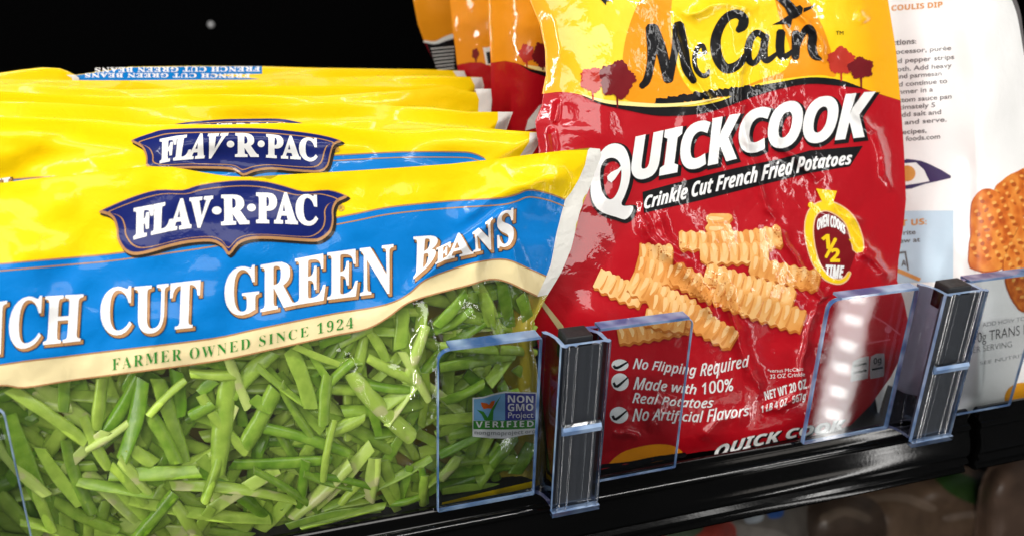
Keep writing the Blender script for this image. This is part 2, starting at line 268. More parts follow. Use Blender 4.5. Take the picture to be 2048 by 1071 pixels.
  'D': (375, [[38,0,171,0,224,6,268,25,304,52,330,88,346,128,352,170,348,211,333,250,308,286,274,314,228,334,170,341,38,341],[87,297,162,297,206,292,241,280,268,260,286,234,298,204,302,170,299,146,291,119,275,92,250,68,214,50,165,44,87,44]]),
  'E': (250, [[231,341,38,341,38,0,236,0,236,44,86,44,86,150,226,150,226,194,86,194,86,297,231,297]]),
  'F': (234, [[220,341,38,341,38,0,87,0,87,158,220,158,220,202,87,202,87,297,220,297]]),
  'G': (370, [[336,168,222,168,222,124,288,124,288,54,252,44,214,40,175,45,142,57,114,77,94,102,80,134,76,170,80,206,93,236,114,263,140,283,172,296,207,300,238,298,268,292,300,282,330,267,330,316,264,340,208,346,158,340,114,322,78,294,50,259,32,216,25,168,31,121,49,79,76,44,113,18,157,2,206,-4,240,-3,272,2,304,10,336,24]]),
  'H': (364, [[326,341,278,341,278,192,86,192,86,341,38,341,38,0,86,0,86,148,278,148,278,0,326,0]]),
  'I': (125, [[87,341,38,341,38,0,87,0]]),
  'M': (390, [[354,341,309,341,196,201,82,341,36,341,36,0,86,0,86,266,192,134,200,134,304,266,306,0,354,0]]),
  'N': (390, [[353,341,307,341,307,77,76,341,37,341,37,0,83,0,83,262,311,0,353,0]]),
  'O': (412, [[22,170,28,126,45,84,72,48,108,20,152,2,204,-4,258,2,304,20,340,48,367,84,384,126,389,170,383,216,366,258,340,294,303,321,258,339,206,346,154,339,109,321,72,294,46,258,28,216],[73,170,78,206,90,238,111,264,138,284,170,296,206,300,242,296,274,284,300,264,321,238,334,206,338,170,334,135,321,104,300,78,274,58,242,45,206,40,170,45,138,58,110,78,90,104,78,135]]),
  'P': (255, [[35,341,35,0,84,0,84,148,135,148,171,151,200,160,222,175,238,194,247,218,250,243,247,269,238,292,224,312,202,328,176,338,142,341],[84,297,142,297,170,292,187,280,196,264,200,245,196,222,183,206,164,195,140,192,84,192]]),
  'R': (302, [[38,341,38,0,88,0,88,148,108,148,126,146,146,136,169,112,198,70,244,0,302,0,256,68,220,123,201,144,180,162,204,176,222,194,232,218,236,246,233,273,223,296,206,316,184,330,157,338,124,341],[88,299,119,299,150,296,170,285,182,269,186,248,183,227,172,209,152,196,119,192,88,192]]),
  'S': (229, [[200,322,162,340,124,346,94,342,69,334,48,321,33,303,24,280,20,254,31,214,58,184,130,138,156,113,168,82,164,68,154,54,136,44,112,40,88,42,64,52,42,68,22,89,22,27,44,13,66,3,91,-2,118,-4,156,2,186,22,206,51,213,88,202,134,175,166,140,190,104,211,76,233,66,261,70,278,80,290,98,298,120,302,138,300,158,294,178,283,200,266]]),
  'T': (302, [[294,341,8,341,8,297,126,297,126,0,176,0,176,297,294,297]]),
  'U': (354, [[324,341,275,341,274,120,271,100,264,82,254,68,240,57,222,48,200,42,174,40,152,42,133,48,116,56,100,70,90,82,84,96,80,114,80,341,30,341,30,129,36,87,52,53,74,28,104,10,137,-1,172,-4,219,0,257,13,286,34,308,61,320,94,324,134]]),
  'V': (302, [[302,341,254,341,152,102,49,341,0,341,148,-3,158,-3]]),
  'W': (521, [[520,341,472,341,379,106,284,341,238,341,143,106,49,341,0,341,138,-3,148,-3,260,276,372,-3,382,-3]]),
  'Z': (323, [[225,297,8,0,316,0,316,44,98,44,316,341,22,341,22,297]]),
  'a': (214, [[206,40,192,31,182,28,176,30,174,40,174,155,167,188,150,211,124,224,92,229,69,227,49,222,32,212,18,198,18,150,34,166,52,178,70,185,88,187,106,185,119,178,126,166,129,148,129,136,62,111,38,98,20,78,13,50,17,30,28,12,46,0,68,-4,98,1,128,18,133,8,140,1,150,-3,162,-4,182,-1,206,13],[129,46,110,32,90,27,77,30,67,36,60,46,58,58,64,76,80,90,102,101,129,111]]),
  'b': (250, [[74,341,30,341,30,12,68,0,113,-4,148,-1,178,10,201,28,218,52,230,82,233,117,230,148,220,174,206,197,186,214,162,225,136,229,104,224,74,208],[74,166,100,184,125,189,150,184,170,168,183,143,188,110,182,81,168,58,146,43,119,38,74,44]]),
  'c': (219, [[196,214,166,225,132,229,100,225,72,214,50,196,34,172,24,142,20,108,24,77,35,50,52,27,75,10,103,0,134,-4,171,0,202,8,202,52,170,42,142,38,110,42,87,58,72,80,66,112,71,143,85,167,106,182,134,188,163,184,196,166]]),
  'd': (255, [[226,341,181,341,181,220,156,227,134,229,103,226,76,214,54,198,36,176,26,148,22,118,26,84,36,55,52,32,73,14,100,4,131,0,226,0],[181,38,136,38,104,43,82,58,71,82,68,111,72,143,88,168,110,184,140,189,160,187,181,180]]),
  'e': (240, [[219,65,180,45,140,38,112,42,90,55,74,76,65,106,223,106,220,144,211,174,196,198,177,216,154,226,126,229,96,226,70,214,50,198,34,175,24,147,20,115,24,84,33,56,49,32,70,12,97,0,130,-4,156,-3,178,2,199,10,219,22],[66,135,73,158,86,176,104,187,126,190,148,186,164,176,174,158,179,135]]),
  'f': (125, [[148,341,121,346,99,344,80,336,64,324,52,310,44,292,38,270,36,224,4,224,4,184,36,184,36,0,80,0,80,184,121,184,121,224,80,224,80,246,83,269,91,286,106,298,128,302,148,298]]),
  'g': (214, [[210,224,118,224,77,219,46,204,27,180,20,147,23,124,32,105,48,89,70,76,55,70,44,63,36,54,34,44,40,29,56,15,31,6,14,-7,4,-24,0,-47,8,-74,29,-96,62,-110,104,-115,148,-110,182,-96,202,-74,210,-44,206,-23,195,-5,175,9,144,19,115,26,94,32,80,40,76,48,86,62,140,74,167,90,182,113,188,141,183,166,164,190,210,190],[148,146,145,130,136,116,122,108,105,104,86,108,72,116,63,129,60,146,64,161,73,174,87,183,104,186,121,183,135,174,144,162],[166,-47,162,-60,150,-71,130,-78,104,-80,78,-78,58,-70,46,-60,42,-45,46,-31,56,-20,72,-14,93,-11,116,-12,140,-18,159,-30]]),
  'h': (250, [[75,341,30,341,30,0,75,0,75,161,104,186,131,194,150,190,163,178,172,162,175,139,175,0,220,0,220,138,214,178,198,206,174,224,143,229,124,226,106,220,90,210,75,195]]),
  'i': (110, [[77,224,32,224,32,0,77,0],[82,292,80,303,74,311,66,317,55,319,44,317,36,311,30,303,28,292,30,282,36,274,44,268,55,266,66,268,74,274,80,282]]),
  'j': (110, [[75,224,30,224,30,-33,28,-50,21,-64,10,-74,-3,-82,30,-115,50,-102,64,-84,72,-61,75,-30],[80,292,78,303,72,311,64,317,53,319,42,317,34,311,28,303,26,292,28,282,34,274,42,268,53,266,64,268,72,274,78,282]]),
  'k': (240, [[230,224,177,224,78,114,190,0,250,0,134,114],[76,341,31,341,31,0,76,0]]),
  'l': (110, [[77,341,32,341,32,0,77,0]]),
  'm': (386, [[30,224,30,0,74,0,74,163,88,176,100,186,114,190,130,192,146,188,158,179,168,163,170,140,170,0,215,0,215,163,240,184,265,192,283,188,298,178,308,162,312,139,312,0,356,0,356,141,351,177,336,205,312,222,282,229,259,226,240,217,222,204,206,188,194,206,178,218,160,226,140,229,108,220,74,195,74,224]]),
  'n': (250, [[75,224,30,224,30,0,75,0,75,161,104,186,131,194,150,190,163,178,172,162,175,139,175,0,220,0,220,138,214,178,197,207,173,224,143,229,124,226,106,220,90,210,75,195]]),
  'o': (276, [[136,229,104,225,76,214,52,196,34,173,22,146,18,114,22,82,34,53,52,29,75,11,104,0,136,-4,170,0,200,10,224,28,242,52,254,81,258,114,254,146,242,174,224,196,200,214,170,225],[136,189,166,184,191,168,207,144,212,114,207,82,192,56,168,41,136,36,106,41,84,57,69,82,64,114,69,144,84,168,107,184]]),
  'p': (250, [[73,6,96,-2,118,-4,150,0,177,10,200,28,217,50,228,78,232,110,228,144,218,173,200,196,174,212,144,221,106,224,28,224,28,-115,73,-115],[73,184,114,184,146,180,168,165,182,142,186,111,181,81,166,57,144,41,115,36,94,38,73,46]]),
  'r': (198, [[34,224,34,0,79,0,79,118,83,144,95,166,112,181,134,186,153,180,175,164,198,203,172,222,145,229,129,226,113,216,96,198,79,173,79,224]]),
  's': (192, [[162,210,128,224,96,229,66,225,42,213,27,194,22,168,30,141,49,120,74,103,100,88,119,74,127,60,124,50,118,42,107,36,94,34,62,42,20,64,20,16,60,0,98,-4,128,0,152,14,167,34,172,62,170,78,161,92,146,108,80,152,68,170,70,178,76,184,85,188,97,190,126,184,162,166]]),
  't': (166, [[84,271,0,190,0,184,39,184,39,66,44,38,58,16,80,1,112,-4,138,0,166,10,166,52,140,40,116,36,105,37,94,42,86,53,84,70,84,184,154,184,154,224,84,224]]),
  'u': (250, [[218,0,218,224,174,224,174,64,162,50,150,40,136,34,120,32,100,36,86,46,78,61,74,82,74,224,30,224,30,85,36,47,52,19,76,2,108,-4,142,4,174,28,174,0]]),
  'v': (219, [[103,-4,118,-4,217,224,170,224,110,86,50,224,2,224]]),
  'w': (360, [[196,224,164,224,106,88,48,224,0,224,100,-4,114,-4,180,152,246,-4,260,-4,360,224,312,224,254,88]]),
  'x': (250, [[244,224,186,224,122,148,56,224,0,224,94,114,0,0,56,0,122,80,193,0,250,0,151,114]]),
  'y': (219, [[219,224,169,224,111,98,50,224,0,224,87,48,10,-115,60,-115]]),
  'é': (240, [[219,65,180,45,140,38,112,42,90,55,74,76,65,106,223,106,220,144,211,174,196,198,177,216,154,226,126,229,96,226,70,214,50,198,34,175,24,147,20,115,24,84,33,56,49,32,70,12,97,0,130,-4,156,-3,178,2,199,10,219,22],[66,135,73,158,86,176,104,187,126,190,148,186,164,176,174,158,179,135],[126,327,92,254,120,254,176,327]]),
 },
 's': {
  '1': (280, [[48,0,48,26,90,26,101,28,108,34,113,44,114,59,114,310,80,272,65,261,50,258,39,260,30,268,23,280,21,294,55,306,98,333,133,359,189,359,189,59,190,46,194,35,202,28,214,26,255,26,255,0]]),
  '2': (280, [[18,0,18,52,119,156,139,182,153,206,162,228,167,252,168,276,166,301,158,318,146,328,130,332,108,326,94,310,86,282,84,245,58,248,38,256,24,272,20,294,22,312,32,328,47,342,68,353,96,360,130,362,179,356,215,340,228,328,236,314,242,297,244,279,242,262,238,245,217,209,178,164,65,55,182,55,196,58,208,64,218,75,227,105,256,105,254,0]]),
  '4': (280, [[90,0,90,26,120,28,133,33,142,44,145,62,145,93,6,93,6,124,148,357,218,357,218,126,270,126,270,93,218,93,218,62,221,44,230,33,244,28,266,26,266,0],[42,126,145,126,146,261,148,310,109,238]]),
  '9': (280, [[114,-5,86,-3,66,4,50,12,40,24,34,38,32,52,33,62,38,70,45,76,56,80,65,60,77,42,94,30,116,26,145,36,166,63,180,108,186,172,174,158,158,148,138,140,116,138,95,139,76,144,60,152,45,164,33,179,24,196,19,218,18,241,21,275,31,304,48,328,71,347,99,358,132,362,166,358,196,344,222,322,241,290,253,248,257,194,255,154,249,117,238,83,224,54,204,29,180,10,149,-1],[137,174,154,176,167,183,178,194,186,207,182,262,172,300,156,322,135,328,116,323,102,308,93,281,90,244,93,213,102,191,116,178]]),
  'A': (325, [[-6,0,-6,14,6,16,18,22,27,36,36,56,154,347,167,346,286,64,306,26,316,16,330,14,330,0,170,0,170,14,188,15,201,18,208,25,211,34,203,60,188,98,77,98,58,52,56,36,58,26,64,19,76,15,95,14,95,0],[84,120,180,120,132,238]]),
  'B': (330, [[12,0,12,13,34,16,46,24,54,38,56,61,56,274,52,307,46,316,38,322,12,326,12,339,164,339,204,337,237,330,262,320,280,304,292,285,295,261,290,233,274,211,249,194,214,184,256,172,287,154,306,128,312,98,310,76,302,56,292,40,276,26,257,14,234,6,207,2,177,0],[136,188,174,192,196,203,208,224,212,257,209,286,200,307,185,319,161,323,147,322,140,316,136,306],[165,18,192,22,211,36,220,60,224,96,220,131,206,154,182,168,147,172,136,172,136,48,137,34,142,25,150,20]]),
  'C': (348, [[191,-8,144,-2,102,15,68,42,42,78,25,121,20,170,25,218,42,262,68,297,104,324,146,341,193,346,230,342,274,328,288,324,304,330,312,346,325,346,325,230,312,230,292,271,266,303,233,323,198,330,170,326,147,312,130,290,117,258,110,218,107,168,110,122,118,84,132,56,152,34,176,22,207,18,237,22,266,34,294,52,319,79,333,66,305,34,272,10,234,-4]]),
  'D': (369, [[15,0,15,13,34,16,47,22,53,34,55,56,55,278,52,303,46,318,32,324,11,326,11,339,165,339,208,336,244,328,276,314,302,295,322,270,337,242,346,208,348,170,344,118,328,76,304,42,269,19,224,4,170,0],[166,18,188,20,208,28,224,39,238,56,248,77,255,104,260,134,261,170,258,217,250,255,238,284,219,306,195,318,166,322,150,320,141,316,137,304,136,286,136,54,137,36,141,26,150,20]]),
  'E': (329, [[10,0,10,12,32,15,46,22,54,36,56,58,56,274,54,302,46,317,33,324,12,326,12,339,297,339,297,238,286,238,281,260,274,278,265,292,254,302,220,316,172,320,149,319,142,316,138,310,136,289,136,183,144,183,173,188,193,200,206,223,214,257,226,257,226,88,214,88,210,114,204,135,193,150,180,159,161,164,136,166,136,50,138,34,143,26,154,22,172,20,205,22,234,29,256,40,276,56,292,78,306,106,320,106,300,0]]),
  'F': (301, [[12,0,12,13,34,17,46,25,54,40,56,62,56,279,53,302,46,315,32,322,10,326,10,339,293,339,293,238,281,238,274,266,264,287,250,302,231,313,204,319,171,321,149,320,138,314,136,296,136,184,170,188,190,202,204,224,212,258,225,258,225,88,212,88,204,126,191,150,170,162,136,166,136,60,140,32,146,23,156,18,191,13,191,0]]),
  'G': (378, [[200,-8,149,-2,106,14,70,41,43,76,26,120,20,170,26,220,43,262,69,298,104,324,145,341,192,346,232,342,288,324,296,326,302,330,312,346,326,346,326,229,312,229,300,258,284,282,266,302,245,318,222,327,199,330,172,326,148,312,131,290,118,258,111,218,108,170,110,132,115,100,123,73,134,50,148,32,164,20,184,12,205,10,229,12,244,20,252,34,255,53,255,95,252,114,245,127,230,133,205,136,205,148,372,148,372,136,352,133,340,127,334,115,332,96,332,22,266,0]]),
  'H': (390, [[12,0,12,13,34,16,46,24,54,38,56,60,56,282,53,302,46,316,33,323,12,326,12,339,180,339,180,326,152,322,144,316,139,309,136,282,136,186,254,186,254,282,251,309,246,316,238,322,210,326,210,339,378,339,378,326,356,323,343,316,336,303,334,282,334,60,336,38,344,24,356,16,378,13,378,0,210,0,210,13,232,16,245,23,252,36,254,60,254,164,136,164,136,60,138,38,144,24,158,16,180,13,180,0]]),
  'I': (194, [[10,0,10,13,32,17,46,24,54,36,56,56,56,288,54,307,47,318,34,324,10,326,10,339,182,339,182,326,160,324,146,318,138,307,136,288,136,58,140,33,144,25,154,20,183,13,183,0]]),
  'L': (318, [[12,0,12,13,34,16,46,24,54,38,56,60,56,282,53,303,46,316,33,324,12,326,12,339,186,339,186,326,155,323,146,318,140,310,136,282,136,62,138,35,142,28,149,24,174,20,207,23,234,30,256,42,276,60,291,84,304,115,318,115,299,0]]),
  'M': (472, [[10,0,10,13,32,16,46,24,54,37,56,59,56,284,52,310,48,317,40,322,11,326,11,339,138,339,236,106,334,339,460,339,460,326,439,322,426,315,420,302,417,282,417,64,420,32,426,22,433,18,459,13,459,0,294,0,294,13,322,18,330,24,335,33,338,62,338,297,214,0,201,0,78,290,78,60,81,36,89,22,104,15,126,13,126,0]]),
  'N': (368, [[300,-8,80,260,80,58,82,36,88,23,102,16,124,13,124,0,14,0,14,13,40,18,48,22,53,31,56,58,56,289,27,322,14,326,14,339,116,339,291,126,291,281,288,308,282,316,274,322,246,326,246,339,357,339,357,326,336,324,322,316,316,302,314,280,314,-8]]),
  'O': (391, [[194,-8,158,-4,126,6,96,22,70,43,49,69,34,100,24,133,20,170,24,206,34,240,49,270,70,296,96,318,127,334,160,344,198,347,233,344,266,334,296,318,321,297,342,271,358,240,368,206,371,170,368,133,358,100,342,69,320,43,294,22,264,6,230,-4],[197,9,223,14,244,27,261,49,273,80,280,120,282,170,281,206,276,239,269,266,259,290,246,307,230,320,213,328,194,330,168,326,146,312,130,290,118,258,110,218,108,170,110,132,114,100,122,73,132,50,145,32,160,20,178,12]]),
  'P': (311, [[12,0,12,13,34,16,46,24,54,38,56,60,56,282,53,302,46,316,33,323,12,326,12,339,159,339,214,336,250,328,273,314,290,296,301,274,304,247,302,227,296,208,287,192,273,179,256,168,234,160,209,154,180,153,136,153,136,60,138,38,144,24,158,16,180,13,180,0],[136,171,150,171,182,176,202,188,214,211,218,245,214,279,205,302,188,316,161,321,148,320,141,316,137,308,136,296]]),
  'R': (352, [[12,0,12,13,34,16,46,24,54,38,56,60,56,282,53,302,46,316,33,323,12,326,12,339,162,339,227,334,274,317,290,304,302,289,308,270,310,249,306,220,292,198,268,180,234,166,322,38,337,19,345,14,358,13,358,0,252,0,150,158,136,158,136,60,138,38,144,24,158,16,180,13,180,0],[136,174,152,174,185,178,208,192,222,216,226,250,222,281,212,304,193,316,167,321,150,320,141,314,137,304,136,287]]),
  'S': (290, [[32,-8,32,118,46,118,62,70,83,37,111,18,146,11,172,15,192,27,204,44,208,66,205,82,198,96,185,108,168,119,121,142,84,164,58,188,42,215,37,247,40,276,50,300,66,320,86,334,110,344,138,347,171,344,223,331,234,335,238,347,252,347,252,238,240,238,231,264,218,286,203,305,185,320,165,328,144,331,122,328,104,318,92,302,89,283,92,265,102,250,118,238,140,226,188,203,216,188,236,174,251,158,260,140,266,120,268,99,264,69,252,43,234,22,209,6,178,-4,143,-8,118,-6,63,9,52,6,46,-8]]),
  'T': (315, [[68,0,68,13,92,16,106,23,114,38,116,60,116,322,76,317,48,300,30,273,22,236,8,236,8,339,306,339,306,236,293,236,284,274,266,301,238,317,196,322,196,60,198,36,206,22,220,16,244,13,244,0]]),
  'U': (366, [[184,-10,152,-8,125,-2,102,8,85,22,72,38,62,60,56,86,54,116,54,282,52,302,46,316,32,323,11,326,11,339,179,339,179,326,151,322,142,316,138,309,134,282,134,104,138,66,152,38,173,22,204,16,231,20,253,28,270,42,282,62,290,88,292,118,292,282,290,302,282,316,268,322,244,326,244,339,353,339,353,326,334,322,322,314,316,301,314,282,314,135,312,99,306,68,296,44,283,24,264,10,242,-1,216,-8]]),
  'V': (318, [[158,-10,33,284,17,313,6,322,-10,326,-10,339,157,339,157,326,137,326,124,322,116,315,114,305,120,282,192,106,259,281,264,304,262,315,254,322,222,326,222,339,329,339,329,326,315,324,304,318,294,306,284,285,171,-10]]),
  'W': (455, [[127,-8,24,292,12,318,2,324,-12,326,-12,339,134,339,134,326,112,322,106,316,104,306,110,278,166,114,224,262,213,297,207,312,199,320,188,324,170,326,170,339,327,339,327,326,312,325,301,322,294,316,292,306,297,288,353,124,402,275,408,302,406,314,400,320,390,324,374,326,374,339,464,339,464,326,452,322,442,314,428,282,332,-8,318,-8,235,230,142,-8]]),
 },
 'x': {
  '1': (286, [[131,0,133,278,107,253,66,220,30,266,144,357,206,357,206,0]]),
  '2': (286, [[20,0,20,52,110,143,154,190,177,224,182,240,184,256,182,276,173,288,159,296,141,299,121,296,101,290,60,262,19,311,52,336,70,346,92,355,117,360,146,362,179,359,207,350,229,334,246,315,256,292,260,266,256,238,248,212,234,188,214,164,160,110,114,67,114,64,270,64,270,0]]),
  '4': (286, [[161,0,161,74,8,74,8,126,165,357,234,357,234,132,278,132,278,74,234,74,234,0],[75,132,161,132,162,221,164,270,162,270,152,251]]),
  '5': (286, [[120,-5,68,0,44,6,24,14,24,80,69,64,94,58,118,56,148,60,170,70,182,88,187,113,182,136,169,154,147,164,116,167,86,164,62,159,32,175,45,357,238,357,238,293,111,293,104,223,123,226,150,228,181,225,208,216,231,200,248,179,260,152,263,120,260,92,254,68,243,46,227,28,207,14,182,4,154,-3]]),
  '6': (286, [[148,-5,114,-1,82,12,56,33,35,64,22,102,18,152,22,212,28,242,38,270,51,294,70,317,92,336,121,350,156,358,196,361,221,360,244,358,244,297,224,301,202,302,162,298,133,288,112,271,98,249,90,222,87,190,90,190,102,206,119,220,140,229,168,232,190,230,210,224,227,216,242,202,254,186,262,167,268,144,270,119,268,92,262,67,251,46,237,28,219,14,198,3,174,-3],[146,56,166,60,182,71,193,90,196,118,194,142,184,159,170,170,148,174,132,172,119,167,108,158,100,148,94,136,92,124,94,108,98,92,106,78,117,66,130,58]]),
  '7': (286, [[56,0,190,294,14,294,14,357,270,357,270,310,134,0]]),
  'B': (310, [[13,0,88,357,192,357,238,352,274,339,288,328,298,314,304,298,306,278,300,244,285,218,260,198,228,186,228,184,250,175,266,160,278,140,281,116,276,80,262,50,240,28,212,12,178,3,140,0],[133,216,170,216,194,218,212,226,224,240,228,262,226,276,218,286,205,293,187,295,150,295],[100,62,144,62,170,66,189,76,202,93,206,116,203,133,194,146,180,153,161,156,120,156]]),
  'C': (306, [[161,-5,130,-2,104,4,82,16,63,33,48,54,38,78,32,104,30,135,32,166,38,199,46,230,60,260,76,288,96,313,121,334,150,350,184,359,221,362,252,361,279,356,302,348,326,337,297,276,262,293,242,298,221,300,193,296,170,284,150,268,134,246,122,220,113,194,108,166,106,139,110,104,123,78,144,64,176,58,218,64,258,78,258,14,218,2,192,-4]]),
  'E': (271, [[13,0,88,357,288,357,275,295,150,295,134,216,250,216,236,154,120,154,100,62,226,62,212,0]]),
  'F': (266, [[13,0,88,357,287,357,274,295,150,295,130,203,246,203,232,141,117,141,88,0]]),
  'I': (192, [[-14,0,-6,43,40,63,89,294,52,314,61,357,219,357,210,314,164,294,114,63,152,43,144,0]]),
  'K': (306, [[13,0,88,357,163,357,126,184,164,236,264,357,352,357,208,186,278,0,196,0,144,144,114,128,88,0]]),
  'L': (259, [[13,0,88,357,163,357,100,62,226,62,212,0]]),
  'M': (440, [[13,0,88,357,187,357,203,90,205,90,339,357,442,357,367,0,298,0,342,206,360,276,358,276,220,0,151,0,136,276,134,276,124,208,80,0]]),
  'O': (365, [[162,-5,132,-2,106,4,82,16,64,32,49,52,38,76,32,102,30,131,33,173,42,214,56,253,76,288,102,318,135,342,174,358,219,362,250,360,276,354,298,342,317,326,331,306,342,284,348,258,350,229,347,186,338,144,324,104,305,68,279,38,247,15,208,0],[168,58,196,64,221,80,242,104,260,138,270,180,274,227,270,256,258,280,240,294,213,300,191,296,170,286,152,270,136,250,124,224,114,196,108,164,106,131,110,100,122,77,142,63]]),
  'P': (305, [[13,0,88,357,188,357,227,354,258,344,280,328,296,308,304,282,308,253,302,214,287,182,263,158,232,141,194,130,152,127,114,127,88,0],[128,189,158,189,188,193,212,206,228,225,232,251,230,270,220,284,206,292,185,295,150,295]]),
  'Q': (365, [[212,-85,169,-5,132,-2,106,4,82,16,64,32,49,52,38,76,32,102,30,131,33,173,42,214,56,253,76,288,102,318,135,342,174,358,219,362,250,360,276,354,298,342,317,326,331,306,342,284,348,258,350,229,346,184,338,140,322,99,301,63,272,33,238,11,300,-85],[168,58,196,64,221,80,242,104,260,138,270,180,274,227,270,256,258,280,240,294,213,300,191,296,170,286,152,270,136,250,124,224,114,196,108,164,106,131,110,100,122,77,142,63]]),
  'T': (266, [[65,0,127,294,41,294,54,357,301,357,288,294,202,294,140,0]]),
  'U': (346, [[148,-5,122,-4,98,2,80,10,64,22,50,38,42,54,36,74,34,96,38,132,86,357,160,357,113,132,109,102,112,83,120,70,135,61,155,58,184,63,204,78,218,100,228,133,276,357,350,357,301,126,290,90,275,58,254,32,226,12,190,0]]),
  'Z': (268, [[-15,0,-6,49,184,294,52,294,64,357,293,357,283,308,92,62,238,62,224,0]]),
  'a': (297, [[99,-5,80,-2,62,5,46,18,33,36,25,62,22,94,24,128,31,160,42,191,56,220,74,244,96,262,121,274,148,278,172,276,191,267,205,254,216,238,218,238,232,273,288,273,230,0,176,0,179,36,177,36,162,19,144,6,123,-2],[128,54,142,58,156,66,168,80,178,98,192,138,195,178,193,194,186,208,176,216,161,218,148,216,136,208,125,196,116,180,102,140,96,98,98,78,104,66,114,57]]),
  'c': (242, [[124,-5,96,-2,72,6,52,18,36,38,26,63,22,96,24,132,32,166,43,196,60,224,80,246,105,264,134,274,166,278,210,274,246,260,224,204,198,214,170,218,148,214,130,202,116,182,105,158,98,130,96,102,100,82,108,66,121,58,138,54,156,56,173,60,206,74,206,14,169,0]]),
  'd': (297, [[99,-5,80,-2,62,5,46,18,33,36,25,62,22,94,24,128,31,160,42,192,56,220,74,244,96,262,121,274,148,278,170,275,187,266,200,254,210,238,212,238,219,292,238,380,311,380,230,0,174,0,179,36,177,36,162,19,144,6,124,-2],[130,54,146,58,160,68,171,82,180,101,192,141,195,176,192,193,186,207,176,216,161,218,148,216,136,208,125,196,116,180,102,140,96,98,98,78,105,66,116,57]]),
  'e': (278, [[130,-5,107,-4,86,2,68,10,52,22,39,36,30,54,24,76,22,100,24,134,32,167,44,197,61,224,82,246,108,264,140,274,174,278,214,273,244,257,260,233,266,204,264,183,256,165,244,148,228,134,206,123,178,115,146,110,96,108,96,98,99,79,109,64,124,54,144,50,184,56,225,72,225,16,182,0],[104,158,152,162,177,172,191,186,196,202,194,212,189,220,181,224,170,225,156,223,143,216,130,206,120,193,110,177]]),
  'g': (297, [[96,-120,45,-116,6,-102,6,-38,47,-54,92,-60,114,-56,134,-48,147,-32,158,-4,170,36,168,36,154,20,138,8,119,-2,96,-5,76,-2,60,6,44,19,32,38,24,62,22,94,24,128,31,160,42,191,56,220,74,244,96,262,120,274,147,278,170,276,189,268,203,254,216,238,218,238,232,273,288,273,229,-6,218,-45,202,-74,180,-96,156,-110,128,-118],[131,54,146,58,158,66,169,80,178,96,191,136,195,176,192,193,186,207,176,216,162,218,148,216,136,208,125,196,116,180,102,140,96,98,99,78,106,66,116,57]]),
  'h': (302, [[9,0,90,380,163,380,141,282,128,236,130,236,146,254,163,267,183,275,206,278,237,272,259,257,272,232,276,200,271,156,238,0,165,0,198,160,202,188,201,202,196,211,188,216,176,218,160,215,146,204,134,188,123,166,106,113,82,0]]),
  'i': (148, [[116,307,101,308,90,314,81,323,78,337,82,356,90,369,104,378,123,380,136,378,148,374,157,364,160,350,157,333,149,319,135,310],[9,0,67,273,140,273,82,0]]),
  'k': (284, [[9,0,90,380,163,380,127,210,112,157,114,157,224,273,308,273,187,150,256,0,174,0,130,102,100,85,82,0]]),
  'l': (148, [[9,0,90,380,163,380,82,0]]),
  'n': (302, [[9,0,67,273,123,273,118,222,120,222,137,245,157,262,180,274,206,278,237,272,259,257,272,232,276,200,271,156,238,0,165,0,198,160,202,188,201,202,196,211,188,216,176,218,160,215,146,204,134,188,123,166,106,113,82,0]]),
  'o': (292, [[126,-5,98,-2,72,8,51,23,36,44,26,70,22,100,24,135,31,168,42,198,58,226,78,248,104,264,133,274,167,278,190,276,210,271,228,262,242,250,254,234,264,216,269,194,270,170,268,136,262,104,251,74,236,48,216,26,191,10,161,-2],[132,55,152,59,168,72,180,90,189,114,194,142,196,170,194,189,189,204,178,214,162,218,146,215,132,207,121,194,112,178,100,139,96,100,98,80,105,66,116,58]]),
  'r': (210, [[9,0,67,273,123,273,118,222,120,222,138,246,158,264,180,274,206,278,229,276,213,204,202,208,188,208,162,203,140,187,120,160,108,122,82,0]]),
  's': (236, [[88,-5,42,-2,6,11,6,72,44,56,84,50,100,52,114,57,124,66,128,79,126,88,120,97,64,134,48,150,38,168,34,191,36,211,41,228,50,244,62,256,94,272,138,278,184,273,206,266,226,255,202,202,172,217,140,223,128,222,118,218,111,210,108,200,110,191,116,184,168,152,186,136,198,116,202,90,200,68,194,49,185,32,172,19,134,1]]),
  't': (205, [[100,-5,71,-2,48,9,34,28,29,58,32,86,60,217,23,217,30,253,78,274,110,331,158,331,146,273,214,273,202,217,134,217,106,86,104,72,106,64,110,59,126,54,145,57,165,63,165,8,137,-2]]),
  'u': (302, [[96,-5,66,0,44,16,32,41,27,74,28,97,33,126,64,273,138,273,104,114,100,84,102,72,106,62,115,56,126,54,142,58,157,69,169,86,180,107,196,160,220,273,294,273,236,0,180,0,184,50,182,50,165,28,146,10,123,-1]]),
 },
}

